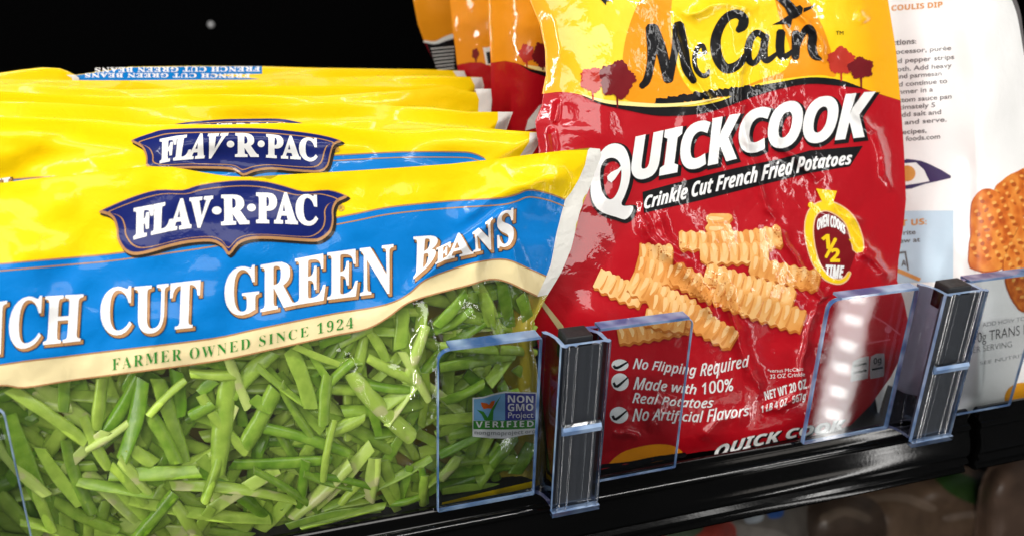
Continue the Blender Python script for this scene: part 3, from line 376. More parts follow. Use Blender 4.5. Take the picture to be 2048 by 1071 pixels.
GL = {}
for _st, _g in GLYPH.items():
    for _ch, (_adv, _lp) in _g.items():
        GL[_st+_ch] = (_adv/500.0, [[(l[i]/500.0, l[i+1]/500.0) for i in range(0, len(l), 2)] for l in _lp])
def text_shapes(s, style, top, base, spacing=0.0, fat=0.0, shift=(0, 0), tight=True, rot180=False):
    """shapes of a line of writing warped between a cap line and a base line given in picture units"""
    pen = 0.0; items = []
    for ch in s:
        if ch == ' ':
            pen += 0.27+spacing; continue
        adv, loops = GL.get(style+ch, GL.get('b'+ch, (0.5, [])))
        items.append([[(x+pen, y) for x, y in lp] for lp in loops])
        pen += adv+spacing
    xs = [x for it in items for lp in it for x, y in lp]
    x0, x1 = min(xs), max(xs)
    cap = 0.70 if style != 's' else 0.675
    wpx = abs(top[-1][0]-top[0][0])
    hpx = abs(np.mean([q[1] for q in base])-np.mean([q[1] for q in top]))
    out = []
    for it in items:
        sh = []
        for lp in it:
            q = []
            for x, y in lp:
                u = (x-x0)/(x1-x0); v = y/cap
                if rot180: u, v = 1-u, 1-v
                tx, ty = poly_at(top, u); bx, by = poly_at(base, u)
                q.append((bx+(tx-bx)*v+shift[0], by+(ty-by)*v+shift[1]))
            sh.append(q)
        if sh:
            big = max(sh, key=lambda l: abs(loop_area(l)))
            sgn = 1 if loop_area(big) > 0 else -1
            if fat:
                sh = [q for q, l in [(inset(l, fat*sgn), l) for l in sh] if loop_area(q)*loop_area(l) > 0]
            outs = [l for l in sh if loop_area(l)*sgn > 0]; holes = [l for l in sh if loop_area(l)*sgn < 0]
            for o_ in outs:
                X = [p[0] for p in o_]; Yy = [p[1] for p in o_]
                hs = [h for h in holes if min(X)-1 <= h[0][0] <= max(X)+1 and min(Yy)-1 <= h[0][1] <= max(Yy)+1]
                out.append([o_]+hs)
    return out

def _split(poly, ax, v):
    lo, hi = [], []
    n = len(poly)
    for i in range(n):
        a = poly[i]; b = poly[(i+1) % n]
        da = a[ax]-v; db = b[ax]-v
        if da <= 0: lo.append(a)
        if da >= 0: hi.append(a)
        if (da < 0 < db) or (db < 0 < da):
            t = da/(da-db)
            c = [q+(r_-q)*t for q, r_ in zip(a, b)]; c[ax] = v
            c = tuple(c); lo.append(c); hi.append(c)
    return lo, hi
def _slice(poly, ax, step, off):
    out = []
    lo = min(p[ax] for p in poly); hi = max(p[ax] for p in poly)
    k = math.floor((lo-off)/step)+1
    while off+k*step < hi-1e-6 and len(poly) >= 3:
        a, poly = _split(poly, ax, off+k*step)
        if len(a) >= 3: out.append(a)
        k += 1
    if len(poly) >= 3: out.append(poly)
    return out
def fill_tris(loops):
    """triangles of everything the loops wind around at least once; loops may cross themselves"""
    ls = []
    for k, l in enumerate(loops):
        a = [l[i] for i in range(len(l)) if abs(l[i][0]-l[i-1][0])+abs(l[i][1]-l[i-1][1]) > 1e-4]
        if len(a) < 3: continue
        if (loop_area(a) > 0) != (k == 0): a = a[::-1]
        ls.append(a)
    pts = []; ed = []
    for a in ls:
        b0 = len(pts); pts += [Vector(p) for p in a]
        ed += [(b0+i, b0+(i+1) % len(a)) for i in range(len(a))]
    V, _, T, *_r = delaunay_2d_cdt(pts, ed, [], 0, 1e-5, False)
    V = np.array([tuple(v) for v in V]); T = [t for t in T if len(t) == 3]
    if not T: return []
    Ti = np.array(T); C = V[Ti].mean(1)
    w = np.zeros(len(C), int)
    for a in ls:
        A = np.array(a); B = np.roll(A, -1, 0)
        cy = C[:, 1][:, None]; cx = C[:, 0][:, None]
        up = (A[:, 1] <= cy) & (B[:, 1] > cy); dn = (A[:, 1] > cy) & (B[:, 1] <= cy)
        cr = (B[:, 0]-A[:, 0])*(cy-A[:, 1])-(cx-A[:, 0])*(B[:, 1]-A[:, 1])
        w += np.sum(up & (cr > 0), 1)-np.sum(dn & (cr < 0), 1)
    return [[tuple(V[i]) for i in t] for t, q in zip(T, w) if q > 0]
def lattice_cut(shapes, step, ox, oy):
    """triangulate shapes (outer loop + holes) and cut them on the lattice; returns 2D verts and faces"""
    vid = {}; verts = []; faces = []
    def key(p):
        k = (round(p[0]*50), round(p[1]*50))
        if k not in vid:
            vid[k] = len(verts); verts.append(p)
        return vid[k]
    for sh in shapes:
        for tri in fill_tris(sh):
            ar = (tri[1][0]-tri[0][0])*(tri[2][1]-tri[0][1])-(tri[2][0]-tri[0][0])*(tri[1][1]-tri[0][1])
            if abs(ar) < 1e-4: continue
            if ar > 0: tri = tri[::-1]
            for cpoly in _slice(tri, 0, step, ox):
                for cell in _slice(cpoly, 1, step, oy):
                    for half in _slice([(p[0], p[1], p[0]+p[1]) for p in cell], 2, step, ox+oy):
                        ids = []
                        for p in half:
                            i = key((p[0], p[1]))
                            if not ids or (i != ids[-1]): ids.append(i)
                        if len(ids) > 1 and ids[0] == ids[-1]: ids.pop()
                        if len(set(ids)) == len(ids) and len(ids) >= 3: faces.append(ids)
    return verts, faces

# smooth random fields used for folds in the films
def vnoise(x, y, seed):
    r = np.random.default_rng(seed); G = r.random((64, 64))*2-1
    xi = np.floor(x).astype(int); yi = np.floor(y).astype(int)
    fx = x-xi; fy = y-yi
    fx = fx*fx*fx*(fx*(fx*6-15)+10); fy = fy*fy*fy*(fy*(fy*6-15)+10)
    g = lambda a, b: G[a % 64, b % 64]
    return (g(xi, yi)*(1-fx)+g(xi+1, yi)*fx)*(1-fy)+(g(xi, yi+1)*(1-fx)+g(xi+1, yi+1)*fx)*fy
def crumple(x, y, scale, seed, n=5):
    """flat facets meeting in sharp folds"""
    r = np.random.default_rng(seed); h = np.zeros_like(x)
    wx = vnoise(x/scale*0.7, y/scale*0.7, seed+1)*0.6; wy = vnoise(x/scale*0.7+9, y/scale*0.7, seed+2)*0.6
    for i in range(n):
        a = r.random()*math.pi; k = 0.6+r.random()*0.9; ph = r.random()*4
        s = ((x/scale+wx)*math.cos(a)+(y/scale+wy)*math.sin(a))*k+ph
        tri = np.abs((s % 2.0)-1.0)
        m = np.clip(vnoise(x/scale/1.7+i*7, y/scale/1.7, seed+i+5)*1.4+0.4, 0, 1)
        h += (tri-0.5)*m/k
    return h/n
def seg_dist(x, y, pts, closed=False):
    d = np.full(x.shape, 1e9); side = np.zeros(x.shape); par = np.zeros(x.shape)
    n = len(pts)
    for i in range(n if closed else n-1):
        ax, ay = pts[i][:2]; bx, by = pts[(i+1) % n][:2]
        ex, ey = bx-ax, by-ay; L = ex*ex+ey*ey+1e-9
        t = np.clip(((x-ax)*ex+(y-ay)*ey)/L, 0, 1)
        q = np.hypot(x-ax-t*ex, y-ay-t*ey)
        c = (x-ax)*ey-(y-ay)*ex
        m = q < d
        d = np.where(m, q, d); side = np.where(m, np.sign(c), side); par = np.where(m, (i+t)/max(1, n-1), par)
    return d, side, par
def inside(x, y, pts):
    r = np.zeros(x.shape, bool); n = len(pts)
    for i in range(n):
        ax, ay = pts[i]; bx, by = pts[(i+1) % n]
        if ay == by: continue
        r ^= ((ay > y) != (by > y)) & (x < (bx-ax)*(y-ay)/(by-ay)+ax)
    return r

class Sheet:
    """one face of a bag: an upright leaning plane plus a height field kept on a lattice"""
    def __init__(s, outline, y0, lean, height, step=6.0, pad=12.0, back=False):
        s.outline = outline; s.y0 = y0; s.lean = lean; s.step = step; s.back = back
        X = [p[0] for p in outline]; Y = [p[1] for p in outline]
        s.ox = math.floor((min(X)-pad)/step)*step; s.oy = math.floor((min(Y)-pad)/step)*step
        nx = int((max(X)+pad-s.ox)/step)+2; ny = int((max(Y)+pad-s.oy)/step)+2
        gx, gy = np.meshgrid(s.ox+np.arange(nx)*step, s.oy+np.arange(ny)*step)
        s.H = height(gx, gy)
        P = on_plane(gx, gy, y0+s.H, lean)
        du = np.gradient(P, axis=1); dv = np.gradient(P, axis=0)
        N = np.cross(du, dv); N /= np.maximum(np.linalg.norm(N, axis=2, keepdims=True), 1e-12)
        view = P-CC
        flip = np.sum(N*view, 2) > 0
        N[flip] *= -1
        if back: N *= -1
        s.N = N; s.nx = nx; s.ny = ny
    def _bi(s, A, x, y):
        fx = np.clip((np.asarray(x)-s.ox)/s.step, 0, s.nx-1.001); fy = np.clip((np.asarray(y)-s.oy)/s.step, 0, s.ny-1.001)
        i = fx.astype(int); j = fy.astype(int); fx = fx-i; fy = fy-j
        if A.ndim == 3: fx = fx[:, None]; fy = fy[:, None]
        return (A[j, i]*(1-fx)+A[j, i+1]*fx)*(1-fy)+(A[j+1, i]*(1-fx)+A[j+1, i+1]*fx)*fy
    def _tri(s, x, y):
        fx = np.clip((np.asarray(x)-s.ox)/s.step, 0, s.nx-1.001); fy = np.clip((np.asarray(y)-s.oy)/s.step, 0, s.ny-1.001)
        i = fx.astype(int); j = fy.astype(int); fx = fx-i; fy = fy-j; H = s.H
        a, b, c, d = H[j, i], H[j, i+1], H[j+1, i], H[j+1, i+1]
        return np.where(fx+fy <= 1, a+fx*(b-a)+fy*(c-a), d+(1-fx)*(c-d)+(1-fy)*(b-d))
    def at(s, x, y, off=0.0):
        x = np.atleast_1d(np.asarray(x, float)); y = np.atleast_1d(np.asarray(y, float))
        return on_plane(x, y, s.y0+s._tri(x, y)-off, s.lean)
    def put(s, name, shapes, mat, layer, parent, step=None):
        v, f = lattice_cut(shapes, step or s.step, s.ox, s.oy)
        a = np.array(v)
        P = s.at(a[:, 0], a[:, 1], layer*0.00011)
        N = s._bi(s.N, a[:, 0], a[:, 1]); N /= np.linalg.norm(N, axis=1, keepdims=True)
        if s.back: f = [q[::-1] for q in f]
        return mesh_obj(name, P, f, mat, parent, normals=N)

# ------------------------------------------------------------------ materials
MATS = {}
def nodes(name):
    m = bpy.data.materials.new(name); m.use_nodes = True
    nt = m.node_tree
    return m, nt, nt.nodes['Principled BSDF'], nt.nodes['Material Output']
def film_bump(nt, b, strength, scale, fine=True):
    tc = nt.nodes.new('ShaderNodeTexCoord')
    n1 = nt.nodes.new('ShaderNodeTexNoise'); n1.inputs['Scale'].default_value = scale; n1.inputs['Detail'].default_value = 3
    n1.inputs['Distortion'].default_value = 0.6
    nt.links.new(tc.outputs['Object'], n1.inputs['Vector'])
    bp = nt.nodes.new('ShaderNodeBump'); bp.inputs['Strength'].default_value = strength; bp.inputs['Distance'].default_value = 0.001
    nt.links.new(n1.outputs['Fac'], bp.inputs['Height'])
    nt.links.new(bp.outputs['Normal'], b.inputs['Normal'])
    if 'Coat Normal' in b.inputs: nt.links.new(bp.outputs['Normal'], b.inputs['Coat Normal'])
    return tc
def film(name, col, rough=0.32, coat=0.5, coat_r=0.09, bump=0.25, scale=160, var=0.05, spec=0.5):
    if name in MATS: return MATS[name]
    m, nt, b, out = nodes(name)
    b.inputs['Roughness'].default_value = rough
    b.inputs['Coat Weight'].default_value = coat
    b.inputs['Specular IOR Level'].default_value = spec
    b.inputs['Coat Roughness'].default_value = coat_r
    tc = film_bump(nt, b, bump, scale)
    n = nt.nodes.new('ShaderNodeTexNoise'); n.inputs['Scale'].default_value = 55; n.inputs['Detail'].default_value = 4
    nt.links.new(tc.outputs['Object'], n.inputs['Vector'])
    mix = nt.nodes.new('ShaderNodeMix'); mix.data_type = 'RGBA'
    mix.inputs[6].default_value = (*[c*(1-var) for c in col], 1)
    mix.inputs[7].default_value = (*[min(1, c*(1+var)) for c in col], 1)
    nt.links.new(n.outputs['Fac'], mix.inputs[0])
    nt.links.new(mix.outputs[2], b.inputs['Base Color'])
    MATS[name] = m
    return m
def two_sided(nt, fr, ior):
    """the same reflectance on both faces of a thin clear sheet"""
    ge = nt.nodes.new('ShaderNodeNewGeometry'); mr = nt.nodes.new('ShaderNodeMapRange')
    mr.inputs['To Min'].default_value = ior; mr.inputs['To Max'].default_value = 1/ior
    nt.links.new(ge.outputs['Backfacing'], mr.inputs['Value']); nt.links.new(mr.outputs[0], fr.inputs[0])
def clear_film(name, gloss_r=0.07, tint=(0.97, 0.98, 0.97), bump=0.5, scale=120, boost=1.0, haze=0.012):
    m, nt, b, out = nodes(name)
    nt.nodes.remove(b)
    t = nt.nodes.new('ShaderNodeBsdfTransparent'); t.inputs[0].default_value = (*tint, 1)
    g = nt.nodes.new('ShaderNodeBsdfGlossy'); g.inputs['Roughness'].default_value = gloss_r
    fr = nt.nodes.new('ShaderNodeFresnel'); fr.inputs[0].default_value = 1.5
    two_sided(nt, fr, 1.5)
    mul = nt.nodes.new('ShaderNodeMath'); mul.operation = 'MULTIPLY'; mul.inputs[1].default_value = boost; mul.use_clamp = True
    mx = nt.nodes.new('ShaderNodeMixShader')
    tc = nt.nodes.new('ShaderNodeTexCoord')
    n1 = nt.nodes.new('ShaderNodeTexNoise'); n1.inputs['Scale'].default_value = scale; n1.inputs['Detail'].default_value = 3
    nt.links.new(tc.outputs['Object'], n1.inputs['Vector'])
    bp = nt.nodes.new('ShaderNodeBump'); bp.inputs['Strength'].default_value = bump; bp.inputs['Distance'].default_value = 0.001
    nt.links.new(n1.outputs['Fac'], bp.inputs['Height'])
    nt.links.new(bp.outputs['Normal'], g.inputs['Normal']); nt.links.new(bp.outputs['Normal'], fr.inputs['Normal'])
    nt.links.new(fr.outputs[0], mul.inputs[0]); nt.links.new(mul.outputs[0], mx.inputs[0])
    nt.links.new(t.outputs[0], mx.inputs[1]); nt.links.new(g.outputs[0], mx.inputs[2])
    df = nt.nodes.new('ShaderNodeBsdfDiffuse'); df.inputs[0].default_value = (0.9, 0.92, 0.88, 1)
    hz = nt.nodes.new('ShaderNodeMixShader'); hz.inputs[0].default_value = haze
    nt.links.new(mx.outputs[0], hz.inputs[1]); nt.links.new(df.outputs[0], hz.inputs[2])
    nt.links.new(hz.outputs[0], out.inputs['Surface'])
    MATS[name] = m
    return m
def plastic(name, col, rough, bump=0.0, scale=300, spec=0.5):
    if name in MATS: return MATS[name]
    m, nt, b, out = nodes(name)
    b.inputs['Base Color'].default_value = (*col, 1)
    b.inputs['Specular IOR Level'].default_value = spec
    tc = nt.nodes.new('ShaderNodeTexCoord')
    n = nt.nodes.new('ShaderNodeTexNoise'); n.inputs['Scale'].default_value = scale; n.inputs['Detail'].default_value = 5
    nt.links.new(tc.outputs['Object'], n.inputs['Vector'])
    mr = nt.nodes.new('ShaderNodeMapRange'); mr.inputs['To Min'].default_value = rough*0.8; mr.inputs['To Max'].default_value = rough*1.25
    nt.links.new(n.outputs['Fac'], mr.inputs['Value']); nt.links.new(mr.outputs[0], b.inputs['Roughness'])
    if bump:
        bp = nt.nodes.new('ShaderNodeBump'); bp.inputs['Strength'].default_value = bump; bp.inputs['Distance'].default_value = 0.0005
        nt.links.new(n.outputs['Fac'], bp.inputs['Height']); nt.links.new(bp.outputs['Normal'], b.inputs['Normal'])
    MATS[name] = m
    return m
YELLOW = (0.92, 0.63, 0.002)
BLUE = (0.001, 0.185, 0.56)
CREAM = (0.83, 0.69, 0.38)
NAVY = (0.008, 0.016, 0.13)
TAN = (0.43, 0.22, 0.09)
WHITE = (0.86, 0.85, 0.83)
RED = (0.44, 0.004, 0.011)
def veg(name, col, **k): return film('veg_'+name, col, 0.45, 0.35, 0.10, 0.3, 150, spec=0.12, **k)
def fry(name, col, **k): return film('fry_'+name, col, 0.42, 1.0, 0.028, 0.25, 190, spec=0.15, **k)
yellow_m = veg('yellow', YELLOW); blue_m = veg('blue', BLUE); cream_m = veg('cream', CREAM); navy_m = veg('navy', NAVY)
tan_m = veg('tan', TAN, var=0.2); white_m = veg('white', WHITE); green_ink = veg('green_ink', (0.02, 0.24, 0.03)); dark_m = veg('dark_ink', (0.02, 0.016, 0.012))
seal_m = film('veg_seal', (0.78, 0.76, 0.70), 0.35, 0.4, 0.15, 0.5, 220)
clear_m = clear_film('clear_bag_film', 0.05, (0.97, 0.98, 0.96), 0.6, 130, 1.9)
backing_m = film('bag_backing', (0.50, 0.38, 0.01), 0.5)
red_m = fry('red', RED); black_m = fry('black', (0.006, 0.006, 0.007)); fwhite_m = fry('white', WHITE); orange_m = fry('orange', (0.86, 0.30, 0.008))
fyellow_m = fry('yellow', (0.95, 0.62, 0.012)); pale_m = fry('pale', (0.95, 0.78, 0.30)); tree_red = fry('tree_red', (0.50, 0.035, 0.02), var=0.4); tree_dark = fry('tree_dark', (0.17, 0.008, 0.012), var=0.5)
dark_red = fry('dark_red', (0.20, 0.004, 0.008))

# ------------------------------------------------------------------ freezer shell and shelves
def box(name, x0, x1, y0, y1, z0, z1, mat, parent=None, bevel=0.0):
    v = [(x, y, z) for x in (x0, x1) for y in (y0, y1) for z in (z0, z1)]
    f = [(0, 1, 3, 2), (4, 6, 7, 5), (0, 4, 5, 1), (2, 3, 7, 6), (0, 2, 6, 4), (1, 5, 7, 3)]
    o = mesh_obj(name, v, f, mat, parent, smooth=False)
    if bevel:
        b = o.modifiers.new('bevel', 'BEVEL'); b.width = bevel; b.segments = 3
    return o
def extrude_x(name, prof, x0, x1, mat, parent=None, caps=True, smooth_=True):
    n = len(prof)
    v = [(x0, y, z) for y, z in prof]+[(x1, y, z) for y, z in prof]
    f = [(i, (i+1) % n, n+(i+1) % n, n+i) for i in range(n)]
    if caps: f += [tuple(range(n))[::-1], tuple(range(n, 2*n))]
    o = mesh_obj(name, v, f, mat, parent, smooth=False)
    if smooth_:
        me = o.data
        me.polygons.foreach_set('use_smooth', np.array([len(p.vertices) == 4 for p in me.polygons]))
        me.set_sharp_from_angle(angle=math.radians(38))
    return o
black_panel = plastic('black_panel', (0.0012, 0.0012, 0.0013), 0.7, spec=0.02)
rail_m = plastic('rail_black', (0.002, 0.002, 0.002), 0.10, 0.04, 700, 0.45)
deck_m = plastic('deck_black', (0.006, 0.006, 0.006), 0.4)
steel = plastic('speck_grey', (0.5, 0.5, 0.5), 0.4)
back = box('back_wall', -0.9, 1.2, 0.62, 0.64, -0.7, 0.75, black_panel); tag(back, kind='structure')
floor_ = box('freezer_floor', -0.9, 1.2, -0.3, 0.62, -0.72, -0.70, black_panel); tag(floor_, kind='structure')
bp_ = on_plane(422, 50, 0.617)  # made-up disc here stands in for a white spot of light
speck = mesh_obj('light_speck', [tuple(bp_+np.array((0.0035*math.cos(t)*k, -d, 0.0035*math.sin(t)*k))) for k, d in ((1, -0.002), (0.9, 0.001), (0.4, 0.003)) for t in [i*math.pi/6 for i in range(12)]],
                [(j*12+i, j*12+(i+1) % 12, j*12+12+(i+1) % 12, j*12+12+i) for j in range(2) for i in range(12)]+[tuple(range(24, 36))], steel)
tag(speck, 'small round pale bolt head alone on the black rear wall', 'speck')

RAIL = [(0.004, -0.006), (0.0022, 0.0016), (0.0014, 0.0024), (0.0002, 0.0024), (-0.0008, 0.0016), (-0.0012, 0.0), (-0.0012, -0.0024), (-0.0018, -0.0032), (-0.0034, -0.0036),
        (-0.0042, -0.0044), (-0.0042, -0.0056), (-0.0036, -0.0064), (-0.0040, -0.0078), (-0.0052, -0.0100), (-0.0062, -0.0124), (-0.0067, -0.0150), (-0.0066, -0.0172),
        (-0.0060, -0.0190), (-0.0068, -0.0196), (-0.0076, -0.0202), (-0.0076, -0.0212), (-0.0066, -0.0218), (-0.0056, -0.0226), (-0.0056, -0.0240), (-0.0066, -0.0248), (-0.0072, -0.0256),
        (-0.0068, -0.0266), (-0.0050, -0.0272), (0.004, -0.0272)]
sh = empty('shelf', (0, 0.2, -0.01), 'long black shelf with a glossy ribbed front rail carrying the bean and fry bags', 'shelf')
box('deck', -0.55, 0.187, 0.0045, 0.5, -0.0105, -0.0062, deck_m, sh)
extrude_x('front_rail', RAIL, -0.55, 0.1868, rail_m, sh)
sh2 = empty('shelf', (0.4, 0.2, -0.01), 'black shelf end beginning at the right edge under the white waffle fry bag', 'shelf')
box('deck', 0.193, 0.75, 0.0045, 0.5, -0.0105, -0.0062, deck_m, sh2)
extrude_x('front_rail', RAIL, 0.193, 0.75, rail_m, sh2)
brk = plastic('bracket', (0.02, 0.018, 0.017), 0.5)

# ------------------------------------------------------------------ bags
def pillow_height(outline, R, T, extra=None, vprof=None, side=-1.0):
    def h(x, y):
        d, _, _ = seg_dist(x, y, outline, True)
        ins = inside(x, y, outline)
        w = np.where(ins, np.clip(d/R, 0, 1), 0)
        w = 1-(1-w)**2
        k = T if vprof is None else T*vprof(x, y)
        r = side*k*w
        if extra is not None: r = r+extra(x, y)*(0.25+0.75*np.clip(d/30.0, 0, 1))
        return r
    return h
def fold(x, y, pts, width, height, asym=0.0):
    """a crease: a ridge along a line; asym pushes one side back, like overlapping film"""
    d, sd, par = seg_dist(x, y, pts)
    end = np.clip(np.minimum(par, 1-par)*6, 0, 1) if len(pts) > 1 else 1
    r = -height*np.exp(-(d/width)**1.3)
    if asym: r = r+asym*0.5*(1+np.tanh(sd*d/(width*0.8)))*np.exp(-d/(width*3))
    return r*end
def ground_pts(xs, y, z=-0.005):
    return [tuple(float(v) for v in proj((x, y, z))) for x in xs]
def body(root, outline, y0, lean, hf, hb, front_mat, back_mat, step=6.0, names=('front_film', 'back_film')):
    F = Sheet(outline, y0, lean, hf, step)
    o = F.put(names[0], [[outline]], front_mat, 0, root)
    B = Sheet(outline, y0, lean, hb, step*3, back=True)
    b = B.put(names[1], [[outline]], back_mat, 0, root)
    return F, B, o, b

VG = 'green bean bags lined up on the shelf'
# ---- the front bean bag
out1 = [(-340, 450), (-150, 400), (0, 366), (60, 358), (120, 352), (180, 345), (240, 338), (300, 333), (345, 334), (400, 344), (450, 352), (490, 354), (560, 350), (650, 345), (760, 338),
        (900, 328), (1000, 317), (1060, 309), (1130, 301), (1180, 296), (1200, 298), (1203, 312), (1190, 345), (1178, 378), (1168, 402), (1158, 430), (1154, 448), (1147, 478), (1142, 498), (1132, 522), (1122, 545), (1112, 562), (1096, 588), (1080, 618),
        (1066, 645), (1062, 680), (1072, 720), (1080, 780), (1086, 850), (1092, 930), (1080, 985), (1000, 1004), (860, 1032), (600, 1082), (300, 1140), (0, 1200), (-200, 1240), (-300, 1120), (-350, 800)]
def extra1(x, y):
    h = 0.0016*vnoise(x/170, y/130, 3)+0.0007*vnoise(x/60, y/50, 4)
    h += 0.0024*crumple(x, y, 120, 21, 5)*np.clip((x-400)/500+0.45, 0.4, 1.0)+0.0008*crumple(x, y, 45, 22, 5)
    low = np.clip((y-600)/150, 0, 1)
    h += 0.0046*crumple(x, y, 95, 31, 6)*low+0.0012*crumple(x, y, 38, 35, 5)*low
    h += fold(x, y, [(812, 584), (880, 525), (930, 488), (985, 440), (1030, 405)], 16, 0.0042, 0.002)
    h += fold(x, y, [(955, 600), (950, 540), (972, 478)], 14, 0.0022)
    h += fold(x, y, [(1062, 640), (1035, 545), (1018, 470)], 15, 0.0030)
    h += fold(x, y, [(905, 455), (985, 395), (1080, 360), (1140, 350)], 24, 0.0036)
    h += fold(x, y, [(640, 640), (655, 560), (650, 470)], 26, 0.0007)
    h += fold(x, y, [(205, 770), (300, 700), (330, 650)], 18, 0.0007)
    h += fold(x, y, [(860, 600), (842, 700), (835, 800), (822, 900), (815, 990)], 18, 0.0038)
    h += fold(x, y, [(680, 690), (706, 760), (735, 820), (808, 880)], 12, 0.0026)
    for q in ([(700, 740), (740, 800), (820, 880)], [(850, 690), (832, 800), (815, 930)], [(960, 600), (945, 640)]):
        dq, _, _ = seg_dist(x, y, q); h += 0.0016*crumple(x, y, 17, 37, 5)*np.exp(-(dq/30)**2)
    h += fold(x, y, [(490, 356), (520, 330), (560, 345)], 20, -0.002)
    h += fold(x, y, [(1000, 320), (1020, 360), (1085, 385)], 22, 0.0014)
    return h
vp1 = lambda x, y: np.clip(0.30+(y-380)/330*0.75, 0.30, 1.05)
bag1 = empty('vegetable_bag', (-0.12, 0.02, -0.005), 'foremost yellow and blue bean bag, clear below, its green bean pieces showing', 'bean bag', VG)
FB = Sheet(out1, 0.014, 0.075, pillow_height(out1, 210, 0.0100, lambda x, y: 0.0010*vnoise(x/170, y/130, 3)-0.0012, vp1), 12.0)
F1, B1, o1, b1 = body(bag1, out1, 0.014, 0.075, pillow_height(out1, 210, 0.0105, extra1, vp1), pillow_height(out1, 210, 0.020, None, vp1, 1.0), clear_m, backing_m, 6.0)
top_edge1 = [p for p in out1 if p[1] < 460 and p[0] < 1200][:]
blue_top = smooth([(-340, 556), (0, 527), (150, 514), (240, 505), (450, 475), (683, 433), (780, 414), (900, 402), (998, 396), (1032, 389), (1058, 380), (1095, 386), (1130, 399)], 4)
blue_bot = smooth([(-340, 786), (0, 729), (115, 714), (231, 700), (420, 677), (516, 657), (660, 628), (747, 614), (790, 602), (820, 585), (850, 560), (905, 538), (960, 523), (1012, 519), (1060, 538), (1092, 552)], 4)
cream_bot = smooth([(-340, 828), (-100, 788), (0, 770), (49, 774), (145, 759), (231, 748), (420, 723), (516, 704), (660, 672), (733, 657), (776, 634), (816, 605), (867, 588), (937, 570), (980, 558), (1013, 563), (1050, 580), (1075, 592)], 4)
seal_in = [(1176, 300), (1170, 330), (1158, 358), (1142, 385), (1130, 400), (1122, 430), (1112, 470), (1106, 505), (1101, 530), (1092, 553)]
F1.put('yellow_header', [[[p for p in out1 if p[1] <= 450 and p[0] < 1150][:]+seal_in[:5]+blue_top[::-1]]], yellow_m, 1, bag1)
F1.put('blue_band', [[blue_top+seal_in[5:]+blue_bot[::-1]]], blue_m, 1, bag1)
F1.put('cream_strip', [[blue_bot+cream_bot[::-1]]], cream_m, 1, bag1)
seal_out = [p for p in out1[19:33]]
F1.put('side_seal', [[seal_in[:1]+seal_out+[(1074, 593)]+seal_in[::-1][:-1]]], seal_m, 2, bag1)
lines = [[stroke(blue_top, 3.0, 1)], [stroke([(x, y+14) for x, y in blue_top], 2.6, 1)], [stroke(blue_bot, 3.0, 1)], [stroke(cream_bot, 3.0, 1)]]
F1.put('trim_line', lines, tan_m, 2, bag1)

def crest(S, root, loop, words, dots, thick=7.0, layer=3):
    """the navy name plate with its copper rim"""
    sh_ = S.put('plate_shadow', [[[(x+4, y+4) for x, y in grow(loop, 1.5)]]], dark_m, layer, root)
    rim = S.put('plate_rim', [[loop]], tan_m, layer+1, root)
    navy = S.put('name_plate', [[[(x, y-thick*0.35) for x, y in grow(loop, -thick*0.55)]]], navy_m, layer+2, root)
    A_ = np.array(loop); lo_, hi_ = A_.min(0), A_.max(0); ce = (lo_+hi_)/2; hw_ = (hi_-lo_)/2
    sc_ = lambda dx, dy: [tuple(v) for v in ce+(A_-ce)*(1-np.array((dx, dy))/hw_)]
    a = sc_(thick*2.6, thick*1.75); b = sc_(thick*2.6+3.0, thick*1.75+2.0)
    a = [(x, y-1.5) for x, y in a]; b = [(x, y-1.5) for x, y in b]
    S.put('plate_line', [[a, b]], tan_m, layer+3, navy)
    shp = []
    for w, t, bs in words: shp += text_shapes(w, 's', t, bs, fat=thick*0.36, spacing=-0.02)
    shp += [[ellipse(*d)] for d in dots]
    S.put('lettering', shp, white_m, layer+4, navy)
z2 = lambda pts: zc(pts, 180, 220, 3.57)
loop1 = smooth(z2([(65, 730), (110, 700), (300, 620), (480, 570), (660, 570), (760, 540), (900, 515), (1090, 500), (1250, 510), (1380, 540), (1530, 580), (1700, 570), (1830, 610), (1820, 632), (1765, 660), (1738, 720),
                   (1740, 790), (1720, 870), (1650, 930), (1560, 940), (1300, 922), (1150, 925), (1060, 960), (992, 1036), (940, 975), (860, 940), (700, 950), (560, 980), (420, 1020), (310, 1035), (240, 1000), (195, 920), (190, 860), (170, 790), (130, 752)]), 3, True)
crest(F1, bag1, loop1, [('FLAV', z2([(320, 710), (430, 690), (550, 665), (700, 638), (870, 622)]), z2([(318, 915), (420, 888), (600, 850), (760, 828), (850, 820)])),
                        ('R', z2([(945, 615), (1110, 612)]), z2([(945, 815), (1130, 806)])), ('PAC', z2([(1195, 600), (1430, 604), (1615, 620)]), z2([(1195, 800), (1420, 805), (1620, 818)]))],
      [z2([(905, 718)])[0]+(9.6, 8.0), z2([(1153, 697)])[0]+(8.6, 7.6)])
F1.put('trademark_ring', [[ellipse(682, 416, 6.5, 6.5), ellipse(682, 416, 5.2, 5.2)]]+text_shapes('R', 'b', [(679, 412.5), (685.5, 412.5)], [(679, 419.5), (685.5, 419.5)]), tan_m, 3, bag1)
def big_words(S, root, name, words, sc=1.0, layer=3, fat=1.2):
    d1, d2, d3 = [], [], []
    for w, t, bs in words:
        d1 += text_shapes(w, 's', t, bs, fat=fat+2.6, shift=(4.2*sc, 4.6*sc), spacing=0.02)
        d2 += text_shapes(w, 's', t, bs, fat=fat+1.2, shift=(4.2*sc, 4.6*sc), spacing=0.02)
        d3 += text_shapes(w, 's', t, bs, fat=fat, spacing=0.02)
    nm = empty_part(name, root)
    S.put('letter_edge', d1, dark_m, layer, nm); S.put('letter_side', d2, tan_m, layer+1.5, nm); S.put('letter_face', d3, white_m, layer+3, nm)
def empty_part(name, root):
    o = bpy.data.objects.new(name, None); COL.objects.link(o); o.parent = root; o.empty_display_size = 0.005
    return o
